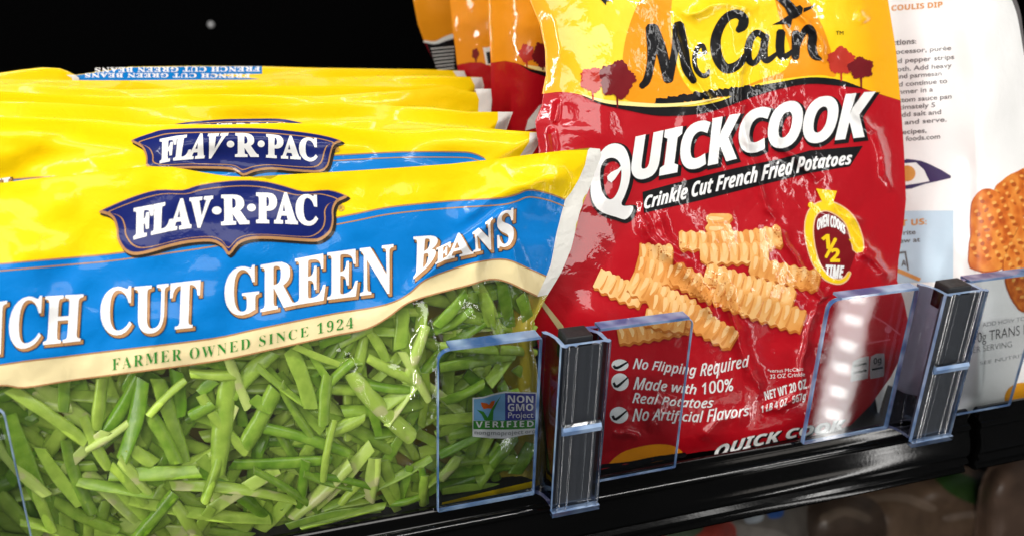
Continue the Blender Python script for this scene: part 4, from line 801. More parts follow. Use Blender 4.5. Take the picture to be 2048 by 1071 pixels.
big_words(F1, bag1, 'product_name', [
    ('FRENCH', [(-262, 646), (-120, 622), (0, 604), (60, 595), (166, 589)], [(-262, 752), (-120, 724), (20, 700), (60, 690), (160, 680)]),
    ('CUT', [(202, 578), (290, 573), (400, 561)], [(202, 668), (300, 662), (396, 652)]),
    ('GREEN', [(450, 540), (530, 530), (605, 516), (665, 505), (786, 490)], [(450, 630), (530, 621), (620, 602), (700, 592), (786, 582)]),
    ('B', [(828, 475), (880, 471)], [(828, 556), (866, 522)]), ('E', [(874, 497), (902, 484)], [(872, 527), (902, 512)]), ('A', [(896, 470), (940, 466)], [(892, 518), (946, 506)]), ('N', [(946, 466), (984, 436)], [(948, 503), (986, 496)]), ('S', [(994, 430), (1028, 418)], [(996, 494), (1026, 488)])])
F1.put('slogan', text_shapes('FARMER OWNED SINCE 1924', 's', [(224, 717), (330, 700), (420, 691), (520, 671), (600, 656), (650, 643), (707, 634)], [(224, 740), (330, 723), (420, 713), (520, 692), (600, 675), (650, 664), (707, 655)], spacing=0.13, fat=-0.35), green_ink, 3, bag1)
# the verification sticker print on the clear film
z6 = lambda pts: zc(pts, 840, 620, 2.55)
badge = empty_part('verified_badge', bag1)
sky_m = veg('badge_sky', (0.22, 0.47, 0.74)); violet_m = veg('badge_violet', (0.045, 0.05, 0.30)); leaf_m = veg('badge_green', (0.05, 0.26, 0.03)); butterfly_m = veg('badge_orange', (0.75, 0.13, 0.01))
F1.put('badge_base', [[z6([(268, 445), (320, 440), (370, 425), (430, 412), (510, 416), (595, 418), (595, 628), (540, 632), (440, 652), (360, 650), (268, 642)])]], white_m, 1, badge)
F1.put('badge_sky', [[z6([(274, 452), (330, 446), (380, 430), (434, 420), (434, 560), (274, 560)])]], sky_m, 2, badge)
F1.put('badge_field', [[z6([(434, 420), (510, 422), (590, 424), (590, 556), (434, 560)])]], violet_m, 2, badge)
F1.put('badge_strip', [[z6([(272, 562), (590, 558), (590, 600), (450, 606), (272, 604)])]], leaf_m, 2, badge)
F1.put('check_leaf', [[z6([(290, 505), (325, 515), (345, 545), (365, 500), (415, 430), (375, 510), (372, 560), (330, 560), (315, 530)])]], leaf_m, 3, badge)
F1.put('butterfly', [[z6([(310, 468), (340, 472), (352, 480), (365, 462), (382, 458), (378, 478), (365, 500), (345, 498), (325, 502), (315, 488)])]], butterfly_m, 3, badge)
F1.put('badge_words', text_shapes('NON', 'b', z6([(448, 432), (578, 436)]), z6([(448, 468), (578, 470)]))+text_shapes('GMO', 'b', z6([(448, 476), (578, 476)]), z6([(448, 512), (578, 510)]))
       + text_shapes('Project', 'r', z6([(450, 518), (578, 516)]), z6([(450, 548), (578, 546)]))+text_shapes('VERIFIED', 'b', z6([(284, 566), (580, 562)]), z6([(284, 596), (580, 592)]), spacing=0.12), white_m, 3, badge)
F1.put('badge_address', text_shapes('nongmoproject.org', 'b', z6([(278, 612), (440, 616), (588, 606)]), z6([(278, 630), (440, 636), (588, 622)])), plastic('grey_ink', (0.25, 0.26, 0.26), 0.4), 3, badge)
F1.put('lower_seal', [[[(884, 1004), (960, 985), (1078, 958), (1086, 985), (1000, 1006), (880, 1030)]]], yellow_m, 1, bag1)

# ---- the bean bags behind it: (top edge, y, labels)
def rear_bag(y0, lean, top, right, seed, label, art=None, seal=True, T=0.010, xl=-0.27, xr=-0.01, amp=1.0, step=7.0):
    """top: top edge from left to right; right: right edge downwards, both in picture units on the bag's own plane"""
    yb = y0-0.003
    bot = ground_pts([xr, xr-0.09, xr-0.18, xl], yb)
    out = top+right+bot
    def ex(x, y):
        h = amp*(0.0060*vnoise(x/240, y/120, seed)+0.0016*vnoise(x/100, y/40, seed+1))
        h += amp*0.0075*crumple(x, y*1.5, 170, seed+2, 5)
        return h
    hf = pillow_height(out, 150, T, ex)
    hb = pillow_height(out, 150, T*1.1, lambda x, y: ex(x, y)+0.0006, None, 1.0)
    loc = on_plane((top[0][0]+top[-1][0])/2, top[0][1], y0, lean); loc[2] = -0.005
    root = empty('vegetable_bag', tuple(loc), label, 'bean bag', VG)
    F, B, o, b = body(root, out, y0, lean, hf, hb, yellow_m, yellow_m, step)
    if seal:
        tr = top[-1]; L = max(16.0, (tr[0]-top[-2][0])*0.5)
        w = seal if isinstance(seal, (int, float)) and not isinstance(seal, bool) else 24
        edge = [tr]+right
        F.put('side_seal', [[edge+[(x-w*(1.0 if i else 1.25), y) for i, (x, y) in list(enumerate(edge))[::-1]]]], seal_m, 1.5, root)
    if art: art(F, root)
    return F, root
# second bag
def art2(F, root):
    bt = smooth([(-260, 388), (0, 361), (92, 354), (200, 352), (330, 342), (430, 322), (660, 311), (800, 304), (920, 304), (950, 308), (968, 316)], 4)
    F.put('blue_band', [[bt+[(1000, 350), (960, 400), (500, 480), (-260, 560)]]], blue_m, 1, root)
    F.put('trim_line', [[stroke(bt, 2.6, 1)], [stroke([(x, y+11) for x, y in bt], 2.2, 1)]], tan_m, 2, root)
    lp = smooth(z2([(295, 225), (330, 200), (430, 165), (520, 140), (700, 130), (900, 128), (1130, 128), (1300, 135), (1450, 150), (1600, 170), (1720, 195), (1797, 225), (1745, 250), (1720, 320), (1700, 400), (1640, 445), (1480, 440), (1300, 425), (1180, 440), (1093, 470), (1030, 432), (900, 420), (650, 418), (480, 425), (405, 400), (400, 340), (370, 270)]), 3, True)
    crest(F, root, lp, [('FLAV', z2([(505, 215), (620, 192), (720, 182), (980, 172)]), z2([(503, 375), (590, 356), (720, 346), (915, 332)])), ('R', z2([(1045, 172), (1180, 176)]), z2([(1042, 330), (1198, 330)])),
                        ('PAC', z2([(1265, 180), (1400, 192), (1615, 212)]), z2([(1263, 335), (1500, 348), (1618, 365)]))], [z2([(1003, 245)])[0]+(7.6, 6.8), z2([(1222, 243)])[0]+(7.2, 6.8)], 5.5)
    F.put('trademark_ring', [[ellipse(673, 299, 6, 5.4), ellipse(673, 299, 4.8, 4.2)]]+text_shapes('R', 'b', [(670, 296), (676, 296)], [(670, 302), (676, 302)]), tan_m, 3, root)
    big_words(F, root, 'product_name', [('FRENCH', [(-180, 385), (20, 355)], [(-180, 440), (20, 410)])], 0.6, fat=0.6)
rear_bag(0.052, 0.075, [(-230, 262), (-100, 240), (0, 233), (80, 235), (200, 240), (290, 249), (350, 249), (450, 249), (560, 246), (650, 248), (720, 256), (800, 259), (900, 254), (960, 255), (1020, 261), (1087, 265)],
         [(1080, 285), (1062, 312), (1045, 345), (1035, 400)], 41, 'second bean bag from the front, its whole navy name plate showing', art2, 22, xr=-0.012)
def art3(F, root):
    lp = smooth(z2([(600, 110), (660, 92), (760, 80), (950, 66), (1150, 62), (1350, 62), (1470, 82), (1535, 104), (1500, 130), (1480, 200), (1400, 240), (700, 240), (660, 180)]), 3, True)
    crest(F, root, lp, [('FLAV', z2([(760, 112), (1010, 100)]), z2([(760, 220), (1010, 210)])), ('R', z2([(1050, 100), (1130, 98)]), z2([(1050, 205), (1130, 205)])), ('PAC', z2([(1150, 98), (1390, 98)]), z2([(1150, 205), (1390, 205)]))], [], 4)
rear_bag(0.083, 0.075, [(-200, 222), (-60, 208), (0, 203), (120, 206), (240, 214), (330, 216), (420, 213), (520, 209), (620, 206), (700, 207), (800, 213), (860, 215), (940, 224), (1026, 224)],
         [(1020, 240), (1012, 262), (1002, 300)], 52, 'third bean bag from the front, only the top of its navy name plate showing', art3, 24, xr=-0.014)
def art4(F, root):
    F.put('blue_band', [[[(48, 204), (170, 199), (250, 197), (330, 199), (330, 240), (48, 240)]]], blue_m, 1, root)
rear_bag(0.108, 0.075, [(-170, 196), (-50, 186), (0, 183), (130, 190), (250, 193), (330, 190), (420, 189), (520, 190), (640, 193), (760, 184), (850, 178), (900, 172), (925, 180), (950, 185), (982, 178)],
         [(984, 200), (982, 226), (975, 260)], 63, 'fourth bean bag from the front, plain yellow top with a crinkled white end seal', None, 26, xr=-0.012)
rear_bag(0.128, 0.075, [(-160, 180), (-60, 172), (0, 170), (60, 168), (120, 172), (250, 180), (400, 176), (560, 172), (700, 172), (800, 174), (860, 168), (905, 172)],
         [(925, 180), (930, 200), (925, 240)], 74, 'fifth bean bag from the front, plain yellow fold ending short on the right', None, False, xr=-0.03)
def art6(F, root):
    F.put('blue_band', [[smooth([(138, 157), (300, 158), (450, 156), (520, 153), (620, 157), (520, 160), (300, 164), (140, 161)], 3)]], blue_m, 1, root)
rear_bag(0.155, 0.075, [(-150, 172), (-40, 162), (0, 158), (40, 160), (90, 160), (140, 161), (250, 161), (360, 160), (480, 160), (600, 158), (700, 154), (800, 152), (880, 152), (964, 155)],
         [(968, 172), (966, 190), (960, 220)], 85, 'sixth bean bag from the front, long flat yellow top with a clean white end seal', None, 18, xr=0.0)
def art7(F, root):
    F.put('blue_band', [[[(138, 160), (138, 153), (200, 144), (260, 135), (400, 133), (524, 133), (524, 148), (420, 150), (520, 158), (400, 165)]]], blue_m, 1, root)
    F.put('product_name', text_shapes('FRENCH CUT GREEN BEANS', 's', [(190, 136), (300, 134.5), (520, 133.5)], [(190, 145), (300, 144), (520, 143)], fat=0.3, spacing=0.05, rot180=True)
          + text_shapes('FRENCH CUT GREEN BEANS', 's', [(170, 147), (300, 147), (500, 148)], [(170, 155), (300, 155), (500, 156)], fat=0.3, spacing=0.05, rot180=True), white_m, 2, root)
rear_bag(0.185, 0.075, [(138, 152), (180, 146), (258, 134), (400, 132), (525, 133), (640, 136), (760, 138), (850, 139), (928, 142)],
         [(934, 156), (934, 175), (930, 200)], 96, 'rearmost bean bag, folded over so the blue band and its lettering show upside down', art7, 18, xl=-0.21, xr=-0.005)
rear_bag(0.182, 0.075, [(-150, 165), (-60, 152), (0, 146), (40, 140), (85, 135), (120, 137), (136, 143), (150, 150)],
         [(158, 156), (160, 180), (158, 220)], 107, 'bean bag at the far left rear with a hump in its yellow top', None, 14, xl=-0.30, xr=-0.185)

# ---- green bean pieces inside the foremost bag
def bean_mat(name, a, b, seeds=False):
    m, nt, bs, out = nodes(name)
    tc = nt.nodes.new('ShaderNodeTexCoord'); oi = nt.nodes.new('ShaderNodeObjectInfo')
    n = nt.nodes.new('ShaderNodeTexNoise'); n.inputs['Scale'].default_value = 260; n.inputs['Detail'].default_value = 5
    nt.links.new(tc.outputs['Object'], n.inputs['Vector'])
    mix = nt.nodes.new('ShaderNodeMix'); mix.data_type = 'RGBA'; mix.inputs[6].default_value = (*a, 1); mix.inputs[7].default_value = (*b, 1)
    add = nt.nodes.new('ShaderNodeMath'); add.operation = 'MULTIPLY_ADD'; add.inputs[1].default_value = 0.9; add.inputs[2].default_value = -0.45
    ad2 = nt.nodes.new('ShaderNodeMath'); ad2.use_clamp = True
    nt.links.new(oi.outputs['Random'], add.inputs[0]); nt.links.new(add.outputs[0], ad2.inputs[0]); nt.links.new(n.outputs['Fac'], ad2.inputs[1])
    nt.links.new(ad2.outputs[0], mix.inputs[0])
    col = mix.outputs[2]
    at = nt.nodes.new('ShaderNodeAttribute'); at.attribute_name = 'cut'
    m2 = nt.nodes.new('ShaderNodeMix'); m2.data_type = 'RGBA'; m2.inputs[7].default_value = (0.40, 0.50, 0.16, 1)
    nt.links.new(at.outputs['Fac'], m2.inputs[0]); nt.links.new(col, m2.inputs[6]); col = m2.outputs[2]
    if seeds:
        w = nt.nodes.new('ShaderNodeTexNoise'); w.inputs['Scale'].default_value = 150; w.inputs['Detail'].default_value = 0
        nt.links.new(tc.outputs['Object'], w.inputs['Vector'])
        cr = nt.nodes.new('ShaderNodeValToRGB'); cr.color_ramp.elements[0].position = 0.60; cr.color_ramp.elements[1].position = 0.66
        nt.links.new(w.outputs['Fac'], cr.inputs[0])
        m3 = nt.nodes.new('ShaderNodeMix'); m3.data_type = 'RGBA'; m3.inputs[7].default_value = (0.60, 0.62, 0.26, 1)
        nt.links.new(cr.outputs[0], m3.inputs[0]); nt.links.new(col, m3.inputs[6]); col = m3.outputs[2]
    nt.links.new(col, bs.inputs['Base Color'])
    bs.inputs['Roughness'].default_value = 0.28
    bs.inputs['Subsurface Weight'].default_value = 0.0
    bp = nt.nodes.new('ShaderNodeBump'); bp.inputs['Strength'].default_value = 0.35; bp.inputs['Distance'].default_value = 0.0006
    nt.links.new(n.outputs['Fac'], bp.inputs['Height']); nt.links.new(bp.outputs['Normal'], bs.inputs['Normal'])
    return m
bean_green = bean_mat('bean_green', (0.13, 0.29, 0.010), (0.50, 0.68, 0.10))
bean_pale = bean_mat('bean_pale', (0.42, 0.60, 0.08), (0.60, 0.73, 0.20), True)
GB = 'sliced green bean pieces in the foremost bag'
GP = 'split green bean pieces with pale seeds showing in the foremost bag'
HEAP = {'v': [], 'f': [], 'c': []}
def bean(p0, p1, w, depth, pale=False, bend=0.0, seed=0, tilt=0.0, mid=None, heap=False):
    r = random.Random(seed)
    a = np.array(p0, float); b = np.array(p1, float)
    L = np.linalg.norm(b-a); nrm = np.array([-(b-a)[1], (b-a)[0]])/max(L, 1e-6)
    n = 9; ts = np.linspace(0, 1, n)
    if mid is None: c2 = a[None]+(b-a)[None]*ts[:, None]+nrm[None]*(bend*L*np.sin(ts*math.pi))[:, None]
    else:
        mm = 2*np.array(mid)-0.5*(a+b)
        c2 = ((1-ts)**2)[:, None]*a+(2*ts*(1-ts))[:, None]*mm+(ts**2)[:, None]*b
    dep = depth+tilt*(ts-0.5)+0.0034*np.clip((c2[:, 0]-820)/80, 0, 1)*(c2[:, 1] > 640)
    C = np.array([FB.at(x, y, -d)[0] for (x, y), d in zip(c2, dep)])
    # keep the piece in front-to-back order but smooth along its length
    for _ in range(3): C[1:-1] = (C[:-2]+C[1:-1]*2+C[2:])/4
    T = np.gradient(C, axis=0); T /= np.linalg.norm(T, axis=1, keepdims=True)
    view = C-CC; dist = np.linalg.norm(view, axis=1); view /= dist[:, None]
    S = np.cross(T, view); S /= np.linalg.norm(S, axis=1, keepdims=True); Nn = np.cross(S, T)
    hw = w*0.84/2*np.mean(dist)/FPX*0.97
    th = hw*r.uniform(0.30, 0.60)
    roll = r.uniform(-0.5, 0.5); tw = r.uniform(-0.35, 0.35)
    pw = 0.7 if r.random() < 0.55 else 0.95
    if pw > 0.9: th = hw*r.uniform(0.55, 0.85)
    K = 12; V = []; cut = []
    flat = pw < 0.9 and r.random() < 0.8
    e_tap = r.choice((0.0, 0.0, 0.05, 0.1, 0.18)); e_dir = r.choice((-1, 1)); s0 = r.uniform(-0.6, 0.6); s1 = r.uniform(-0.6, 0.6)
    for i in range(n):
        k = 1-e_tap*max(0, (2*ts[i]-1)*e_dir)**2-0.08*abs(2*ts[i]-1)**3+0.06*math.sin(ts[i]*9+seed)
        ro = roll+tw*(ts[i]-0.5)
        for j in range(K):
            t = 2*math.pi*j/K
            cx = math.copysign(abs(math.cos(t))**pw, math.cos(t))*hw*k; cy = math.copysign(abs(math.sin(t))**pw, math.sin(t))*th*k
            if flat and cy < 0: cy *= 0.45
            x = cx*math.cos(ro)-cy*math.sin(ro); y = cx*math.sin(ro)+cy*math.cos(ro)
            sl = 0.0
            if i == 0: sl = cx*s0+cy*0.5
            if i == n-1: sl = cx*s1-cy*0.5
            V.append(C[i]+S[i]*x+Nn[i]*y+T[i]*sl); cut.append(0.0)
    F = [(i*K+j, i*K+(j+1) % K, (i+1)*K+(j+1) % K, (i+1)*K+j) for i in range(n-1) for j in range(K)]
    e0 = len(V)
    for i in (0, n-1):
        for j in range(K): V.append(V[i*K+j]); cut.append(1.0)
    F.append(tuple(range(e0, e0+K))[::-1]); F.append(tuple(range(e0+K, e0+2*K)))
    if heap:
        o_ = len(HEAP['v']); HEAP['v'] += V; HEAP['f'] += [tuple(q+o_ for q in f) for f in F]; HEAP['c'] += cut
        return None
    loc = C[n//2]
    me = bpy.data.meshes.new('green_bean'); me.from_pydata([tuple(v-loc) for v in V], [], F)
    me.polygons.foreach_set('use_smooth', np.array([len(f) == 4 for f in F]))
    at = me.attributes.new('cut', 'FLOAT', 'POINT'); at.data.foreach_set('value', np.array(cut, np.float32))
    me.materials.append(bean_pale if pale else bean_green); me.update()
    o = bpy.data.objects.new('green_bean', me); COL.objects.link(o); o.location = tuple(loc)
    if pale: tag(o, 'pale split green bean piece with seeds showing, behind the clear film of the foremost bag', 'green bean', GP)
    else: tag(o, 'sliced green bean piece lying among others behind the clear film of the foremost bag', 'green bean', GB)
    return o
HAND = [((22, 778), (171, 883), 28), ((130, 760), (128, 822), 26), ((205, 757), (193, 855), 28), ((276, 757), (190, 888), 32), ((285, 758), (243, 920), 36), ((287, 812), (352, 920), 32), ((315, 757), (370, 922), 34), ((352, 740), (358, 832), 34),
        ((380, 745), (465, 750), 28), ((457, 752), (436, 948), 46), ((545, 706), (463, 790), 40), ((535, 735), (645, 860), 26), ((580, 697), (622, 815), 38), ((550, 778), (490, 890), 40), ((530, 855), (695, 905), 28), ((463, 927), (660, 918), 28),
        ((220, 948), (397, 942), 32), ((342, 970), (590, 1000), 26, 1), ((557, 938), (420, 1020), 30, 1), ((170, 943), (275, 1040), 30, 1), ((350, 985), (270, 1080), 30), ((260, 998), (540, 1038), 28), ((700, 926), (585, 1032), 36, 1),
        ((608, 728), (720, 722), 28), ((655, 750), (648, 845), 30), ((132, 880), (185, 1025), 28), ((612, 920), (598, 1010), 26), ((640, 1020), (740, 1000), 18), ((575, 1052), (760, 1018), 20), ((15, 830), (85, 1000), 40), ((0, 985), (75, 1065), 30),
        ((90, 930), (190, 930), 26), ((385, 830), (425, 808), 30), ((262, 895), (310, 925), 30), ((385, 1045), (400, 1090), 26), ((740, 665), (772, 718), 26), ((735, 715), (842, 768), 26), ((700, 745), (820, 870), 44, 1), ((806, 615), (800, 695), 34),
        ((843, 606), (838, 668), 30), ((930, 588), (875, 650), 30), ((942, 620), (870, 662), 26), ((965, 585), (980, 650), 36), ((1005, 568), (1018, 652), 34), ((1041, 590), (1058, 650), 30), ((765, 810), (835, 765), 36), ((655, 865), (727, 830), 34),
        ((743, 890), (611, 1025), 36, 1), ((750, 915), (738, 993), 36, 1), ((720, 965), (683, 1005), 20), ((862, 915), (645, 1015), 22), ((765, 920), (793, 1000), 30), ((770, 1010), (600, 1052), 22), ((845, 990), (780, 1008), 18),
        ((880, 735), (1025, 710), 32), ((885, 802), (965, 768), 26), ((874, 840), (955, 832), 26), ((880, 908), (960, 868), 24), ((880, 955), (918, 912), 28, 1), ((958, 962), (1000, 888), 36), ((1030, 872), (985, 925), 32), ((1062, 885), (1030, 945), 32),
        ((885, 982), (1000, 974), 20), ((1030, 735), (1078, 772), 26), ((980, 812), (1035, 785), 28), ((640, 690), (700, 668), 24), ((680, 690), (745, 655), 22), ((850, 745), (842, 850), 24), ((880, 690), (990, 700), 26), ((1000, 700), (1070, 705), 26),
        ((900, 870), (1010, 850), 26), ((1040, 800), (1075, 870), 30), ((505, 795), (545, 820), 30), ((400, 785), (430, 760), 28), ((60, 900), (20, 960), 34), ((110, 1000), (230, 1060), 26), ((40, 1040), (150, 1075), 26), ((190, 1060), (260, 1085), 24), ((420, 1060), (520, 1075), 24), ((820, 930), (800, 1000), 22), ((850, 950), (846, 1010), 22)]
for i, hb_ in enumerate(HAND):
    bean(hb_[0], hb_[1], hb_[2], 0.0030+0.0011*(i % 4), len(hb_) > 3, random.uniform(-0.05, 0.05), i, random.uniform(-0.002, 0.002))
cb_x = [p[0] for p in cream_bot]; cb_y = [p[1] for p in cream_bot]
k = 0
while k < 32:
    x = random.uniform(-10, 860); y = random.uniform(600, 1085)
    lim = float(np.interp(x, cb_x, cb_y))
    if y < lim+14 or y > 1075-max(0, x-300)*0.115: continue
    a = random.gauss(1.15, 0.75); L = random.uniform(48, 85)
    p0 = (x-math.cos(a)*L, y-math.sin(a)*L*0.85); p1 = (x+math.cos(a)*L, y+math.sin(a)*L*0.85)
    if max(p0[0], p1[0]) > 880 or min(p0[1], p1[1]) < lim-12: continue
    bean(p0, p1, random.uniform(17, 28), random.uniform(0.0022, 0.0042), random.random() < 0.25, random.uniform(-0.05, 0.05), 900+k, random.uniform(-0.003, 0.003))
    k += 1
k = 0
while k < 400:
    x = -30+1110*((k*0.618+random.uniform(-0.06, 0.06)) % 1.0); y = random.uniform(560, 1110)
    lim = float(np.interp(x, cb_x, cb_y))
    if y < lim-8 or y > 1092-max(0, x-300)*0.115: continue
    a = random.uniform(0, math.pi); L = random.uniform(50, 100)
    p0 = (x-math.cos(a)*L, y-math.sin(a)*L*0.8); p1 = (x+math.cos(a)*L, y+math.sin(a)*L*0.8)
    if max(p0[0], p1[0]) > 1082: continue
    bean(p0, p1, random.uniform(24, 36), 0.0076+0.0008*(k//28), k < 174 and random.random() < 0.14, random.uniform(-0.06, 0.06), 2500+k, random.uniform(-0.003, 0.003), None, k >= 174)
    k += 1
me = bpy.data.meshes.new('bean_heap'); me.from_pydata([tuple(v-np.array(bag1.location)) for v in HEAP['v']], [], HEAP['f'])
me.polygons.foreach_set('use_smooth', np.array([len(f) == 4 for f in HEAP['f']]))
at_ = me.attributes.new('cut', 'FLOAT', 'POINT'); at_.data.foreach_set('value', np.array(HEAP['c'], np.float32)); me.materials.append(bean_green); me.update()
hp = bpy.data.objects.new('bean_heap', me); COL.objects.link(hp); hp.location = bag1.location
tag(hp, 'mass of further green bean pieces filling the foremost bag behind the visible ones', 'green beans', None, 'stuff')

# ------------------------------------------------------------------ fry bags
FG = 'fry bags standing one behind another'
outR = [(1045, -140), (1060, 0), (1080, 50), (1090, 100), (1092, 150), (1084, 208), (1070, 244), (1078, 300), (1068, 420), (1060, 560), (1066, 640), (1078, 700), (1085, 800), (1100, 945), (1150, 950), (1240, 929), (1400, 902), (1500, 890), (1640, 868), (1700, 850),
        (1742, 808), (1782, 752), (1806, 705), (1817, 645), (1808, 600), (1794, 560), (1797, 520), (1807, 450), (1812, 400), (1808, 300), (1801, 200), (1792, 100), (1776, 0), (1762, -140)]
GL_LINES = [  # long sharp folds in the film: points, width, height
    ([(1565, -20), (1600, 30), (1640, 78), (1650, 130)], 7, 0.0016), ([(1500, 95), (1480, 150), (1478, 200), (1490, 260), (1510, 310)], 8, 0.0020), ([(1345, 20), (1352, 70), (1378, 140), (1410, 185), (1440, 225)], 7, 0.0014),
    ([(1540, 265), (1568, 300), (1600, 325), (1640, 365)], 7, 0.0018), ([(1690, 160), (1700, 200), (1720, 235), (1750, 265), (1765, 310), (1770, 350), (1800, 400)], 8, 0.0018), ([(1485, 255), (1505, 320), (1530, 400), (1550, 450)], 7, 0.0014),
    ([(1275, 400), (1295, 460), (1330, 505), (1375, 545), (1410, 600), (1430, 640)], 10, 0.0026), ([(1310, 420), (1340, 480), (1385, 515)], 8, 0.0016), ([(1400, 540), (1445, 575), (1470, 640), (1482, 690), (1500, 740), (1530, 790)], 9, 0.0026),
    ([(1545, 440), (1570, 480), (1600, 530), (1640, 590), (1650, 600)], 8, 0.0022), ([(1640, 600), (1620, 650), (1605, 720), (1600, 790)], 9, 0.0018), ([(1690, 430), (1720, 470), (1760, 520)], 9, 0.0014),
    ([(1660, 395), (1690, 430), (1735, 440)], 7, 0.0012), ([(1720, 500), (1745, 520), (1790, 560)], 10, 0.0022), ([(1225, 862), (1280, 868)], 6, 0.0010), ([(1520, 820), (1560, 812), (1600, 790)], 7, 0.0018), ([(1400, 880), (1440, 840), (1500, 830)], 12, 0.0016),
    ([(1098, 250), (1112, 310), (1130, 400)], 8, 0.0014), ([(1120, 200), (1110, 250)], 6, 0.0010), ([(1365, 35), (1440, 10), (1520, 20)], 9, 0.0016), ([(1290, 860), (1320, 810), (1340, 790)], 12, 0.0012), ([(1715, 20), (1735, 45)], 8, 0.0014)]
def extraR(x, y):
    h = 0.0022*vnoise(x/210, y/190, 13)+0.0008*vnoise(x/70, y/80, 14)
    h += 0.0062*crumple(x, y, 135, 121, 6)
    mid = np.exp(-((x-1500-(y-400)*0.02)/260.0)**2)
    h += 0.0028*crumple(x, y, 52, 131, 6)*(0.4+0.6*mid)
    h += 0.0006*crumple(x, y, 23, 141, 6)*mid
    CR1 = crumple(x, y, 15, 151, 6)
    for i, (p, w, a) in enumerate(GL_LINES):
        p = smooth(p, 4)
        r = random.Random(i); p = [(px+r.uniform(-3, 3), py+r.uniform(-3, 3)) for px, py in p]
        h += fold(x, y, p, w*1.15, a*1.6, 0.0006)
        dq, _, _ = seg_dist(x, y, p); h += 0.55*a*CR1*np.exp(-(dq/(w*2.2))**2)
    return h
bagR = empty('fries_bag', (0.065, 0.02, -0.005), 'foremost red and yellow fry bag, glossy, creased, printed with a heap of crinkle cut fries', 'fry bag', FG)
FR, BR, oR, bR = body(bagR, outR, 0.011, 0.36, pillow_height(outR, 170, 0.0095, extraR), pillow_height(outR, 190, 0.030, None, None, 1.0), red_m, red_m, 3.0, ('front_film', 'back_film'))
wave_up = smooth([(1084, 188), (1120, 184), (1148, 187), (1165, 191), (1200, 203), (1240, 210), (1300, 214), (1350, 214), (1400, 211), (1450, 199), (1500, 176), (1560, 164), (1620, 155), (1680, 160), (1730, 178), (1765, 190), (1801, 201)], 4)
# printed golden ground: orange at the left seam, turning yellow towards the middle of the print
m, nt, bs, _o = nodes('fry_golden'); film_bump(nt, bs, 0.22, 190)
bs.inputs['Roughness'].default_value = 0.42; bs.inputs['Specular IOR Level'].default_value = 0.15; bs.inputs['Coat Weight'].default_value = 1.0; bs.inputs['Coat Roughness'].default_value = 0.028
tcn = nt.nodes.new('ShaderNodeTexCoord'); sx = nt.nodes.new('ShaderNodeSeparateXYZ'); mr = nt.nodes.new('ShaderNodeMapRange'); rp = nt.nodes.new('ShaderNodeValToRGB')
mr.inputs['From Min'].default_value = -0.085; mr.inputs['From Max'].default_value = 0.085
for i, (p, c) in enumerate([(0.0, (0.80, 0.22, 0.004)), (0.10, (0.86, 0.33, 0.006)), (0.22, (0.92, 0.58, 0.012)), (0.36, (0.95, 0.70, 0.06)), (0.72, (0.95, 0.70, 0.03)), (0.86, (0.93, 0.62, 0.01)), (1.0, (0.90, 0.42, 0.006))]):
    e = rp.color_ramp.elements[i] if i < 2 else rp.color_ramp.elements.new(p)
    e.position = p; e.color = (*c, 1)
nt.links.new(tcn.outputs['Object'], sx.inputs[0]); nt.links.new(sx.outputs[0], mr.inputs['Value']); nt.links.new(mr.outputs[0], rp.inputs[0]); nt.links.new(rp.outputs[0], bs.inputs['Base Color'])
golden = m
FR.put('golden_header', [[outR[:5]+wave_up+outR[-3:]]], golden, 1, bagR)
disc = [p for p in smooth([(1300, -30), (1275, 10), (1256, 60), (1246, 110), (1246, 160), (1250, 198), (1300, 207), (1360, 207), (1420, 203), (1470, 186), (1520, 166), (1580, 156), (1640, 150), (1672, 152), (1664, 110), (1648, 60), (1628, 20), (1600, -30)], 4)]
FR.put('sun_disc', [[disc+[(1450, -60)]]], orange_m, 2, bagR)
core = smooth([(1348, -40), (1342, 30), (1345, 90), (1360, 150), (1390, 190), (1420, 198), (1470, 180), (1520, 160), (1570, 140), (1580, 100), (1560, 40), (1540, -40)], 4)
FR.put('sun_core', [[core]], fyellow_m, 3, bagR)
hill_lo = smooth([(1730, 178), (1680, 172), (1620, 168), (1560, 178), (1500, 196), (1440, 218), (1390, 229), (1320, 232), (1260, 222), (1200, 208), (1165, 192)], 4)
FR.put('hill_band', [[[p for p in wave_up if 1165 <= p[0] <= 1730]+hill_lo]], black_m, 3, bagR)
rr = random.Random(3)
FR.put('hedge', [[bumpy(x, 206-(x-1320)*0.19+(x-1320)**2*0.00025, 15, 9, 0.3, 30, i)] for i, x in enumerate(range(1325, 1520, 17))][::2], black_m, 3.4, bagR)
FR.put('hedge', [[bumpy(x, 206-(x-1320)*0.19+(x-1320)**2*0.00025, 14, 8, 0.3, 30, i+60)] for i, x in enumerate(range(1325, 1520, 17))][1::2], black_m, 3.8, bagR)
FR.put('glow_line', [[stroke([(1165, 190), (1210, 203), (1260, 208), (1320, 211), (1380, 207), (1440, 196)], [2, 7, 8, 7, 6, 2], 4)]], pale_m, 4.2, bagR)
def small_tree(S, root, cx, cy, rx, ry, base, mat, seed, layer):
    t = S.put('printed_tree', [[bumpy(cx, cy, rx, ry, 0.16, 70, seed)]], mat, layer+0.5, root)
    S.put('printed_trunk', [[stroke([(cx, cy+ry*0.6), (cx+1, base)], [4.5, 3], 2)]], mat, layer, t)
small_tree(FR, bagR, 1185, 160, 25, 24, 202, tree_red, 1, 4.4)
small_tree(FR, bagR, 1234, 160, 34, 36, 216, tree_dark, 2, 5.0)
small_tree(FR, bagR, 1682, 122, 26, 26, 162, tree_red, 3, 4.4)
small_tree(FR, bagR, 1722, 136, 25, 21, 178, tree_dark, 4, 5.0)
word = empty_part('script_name', bagR)
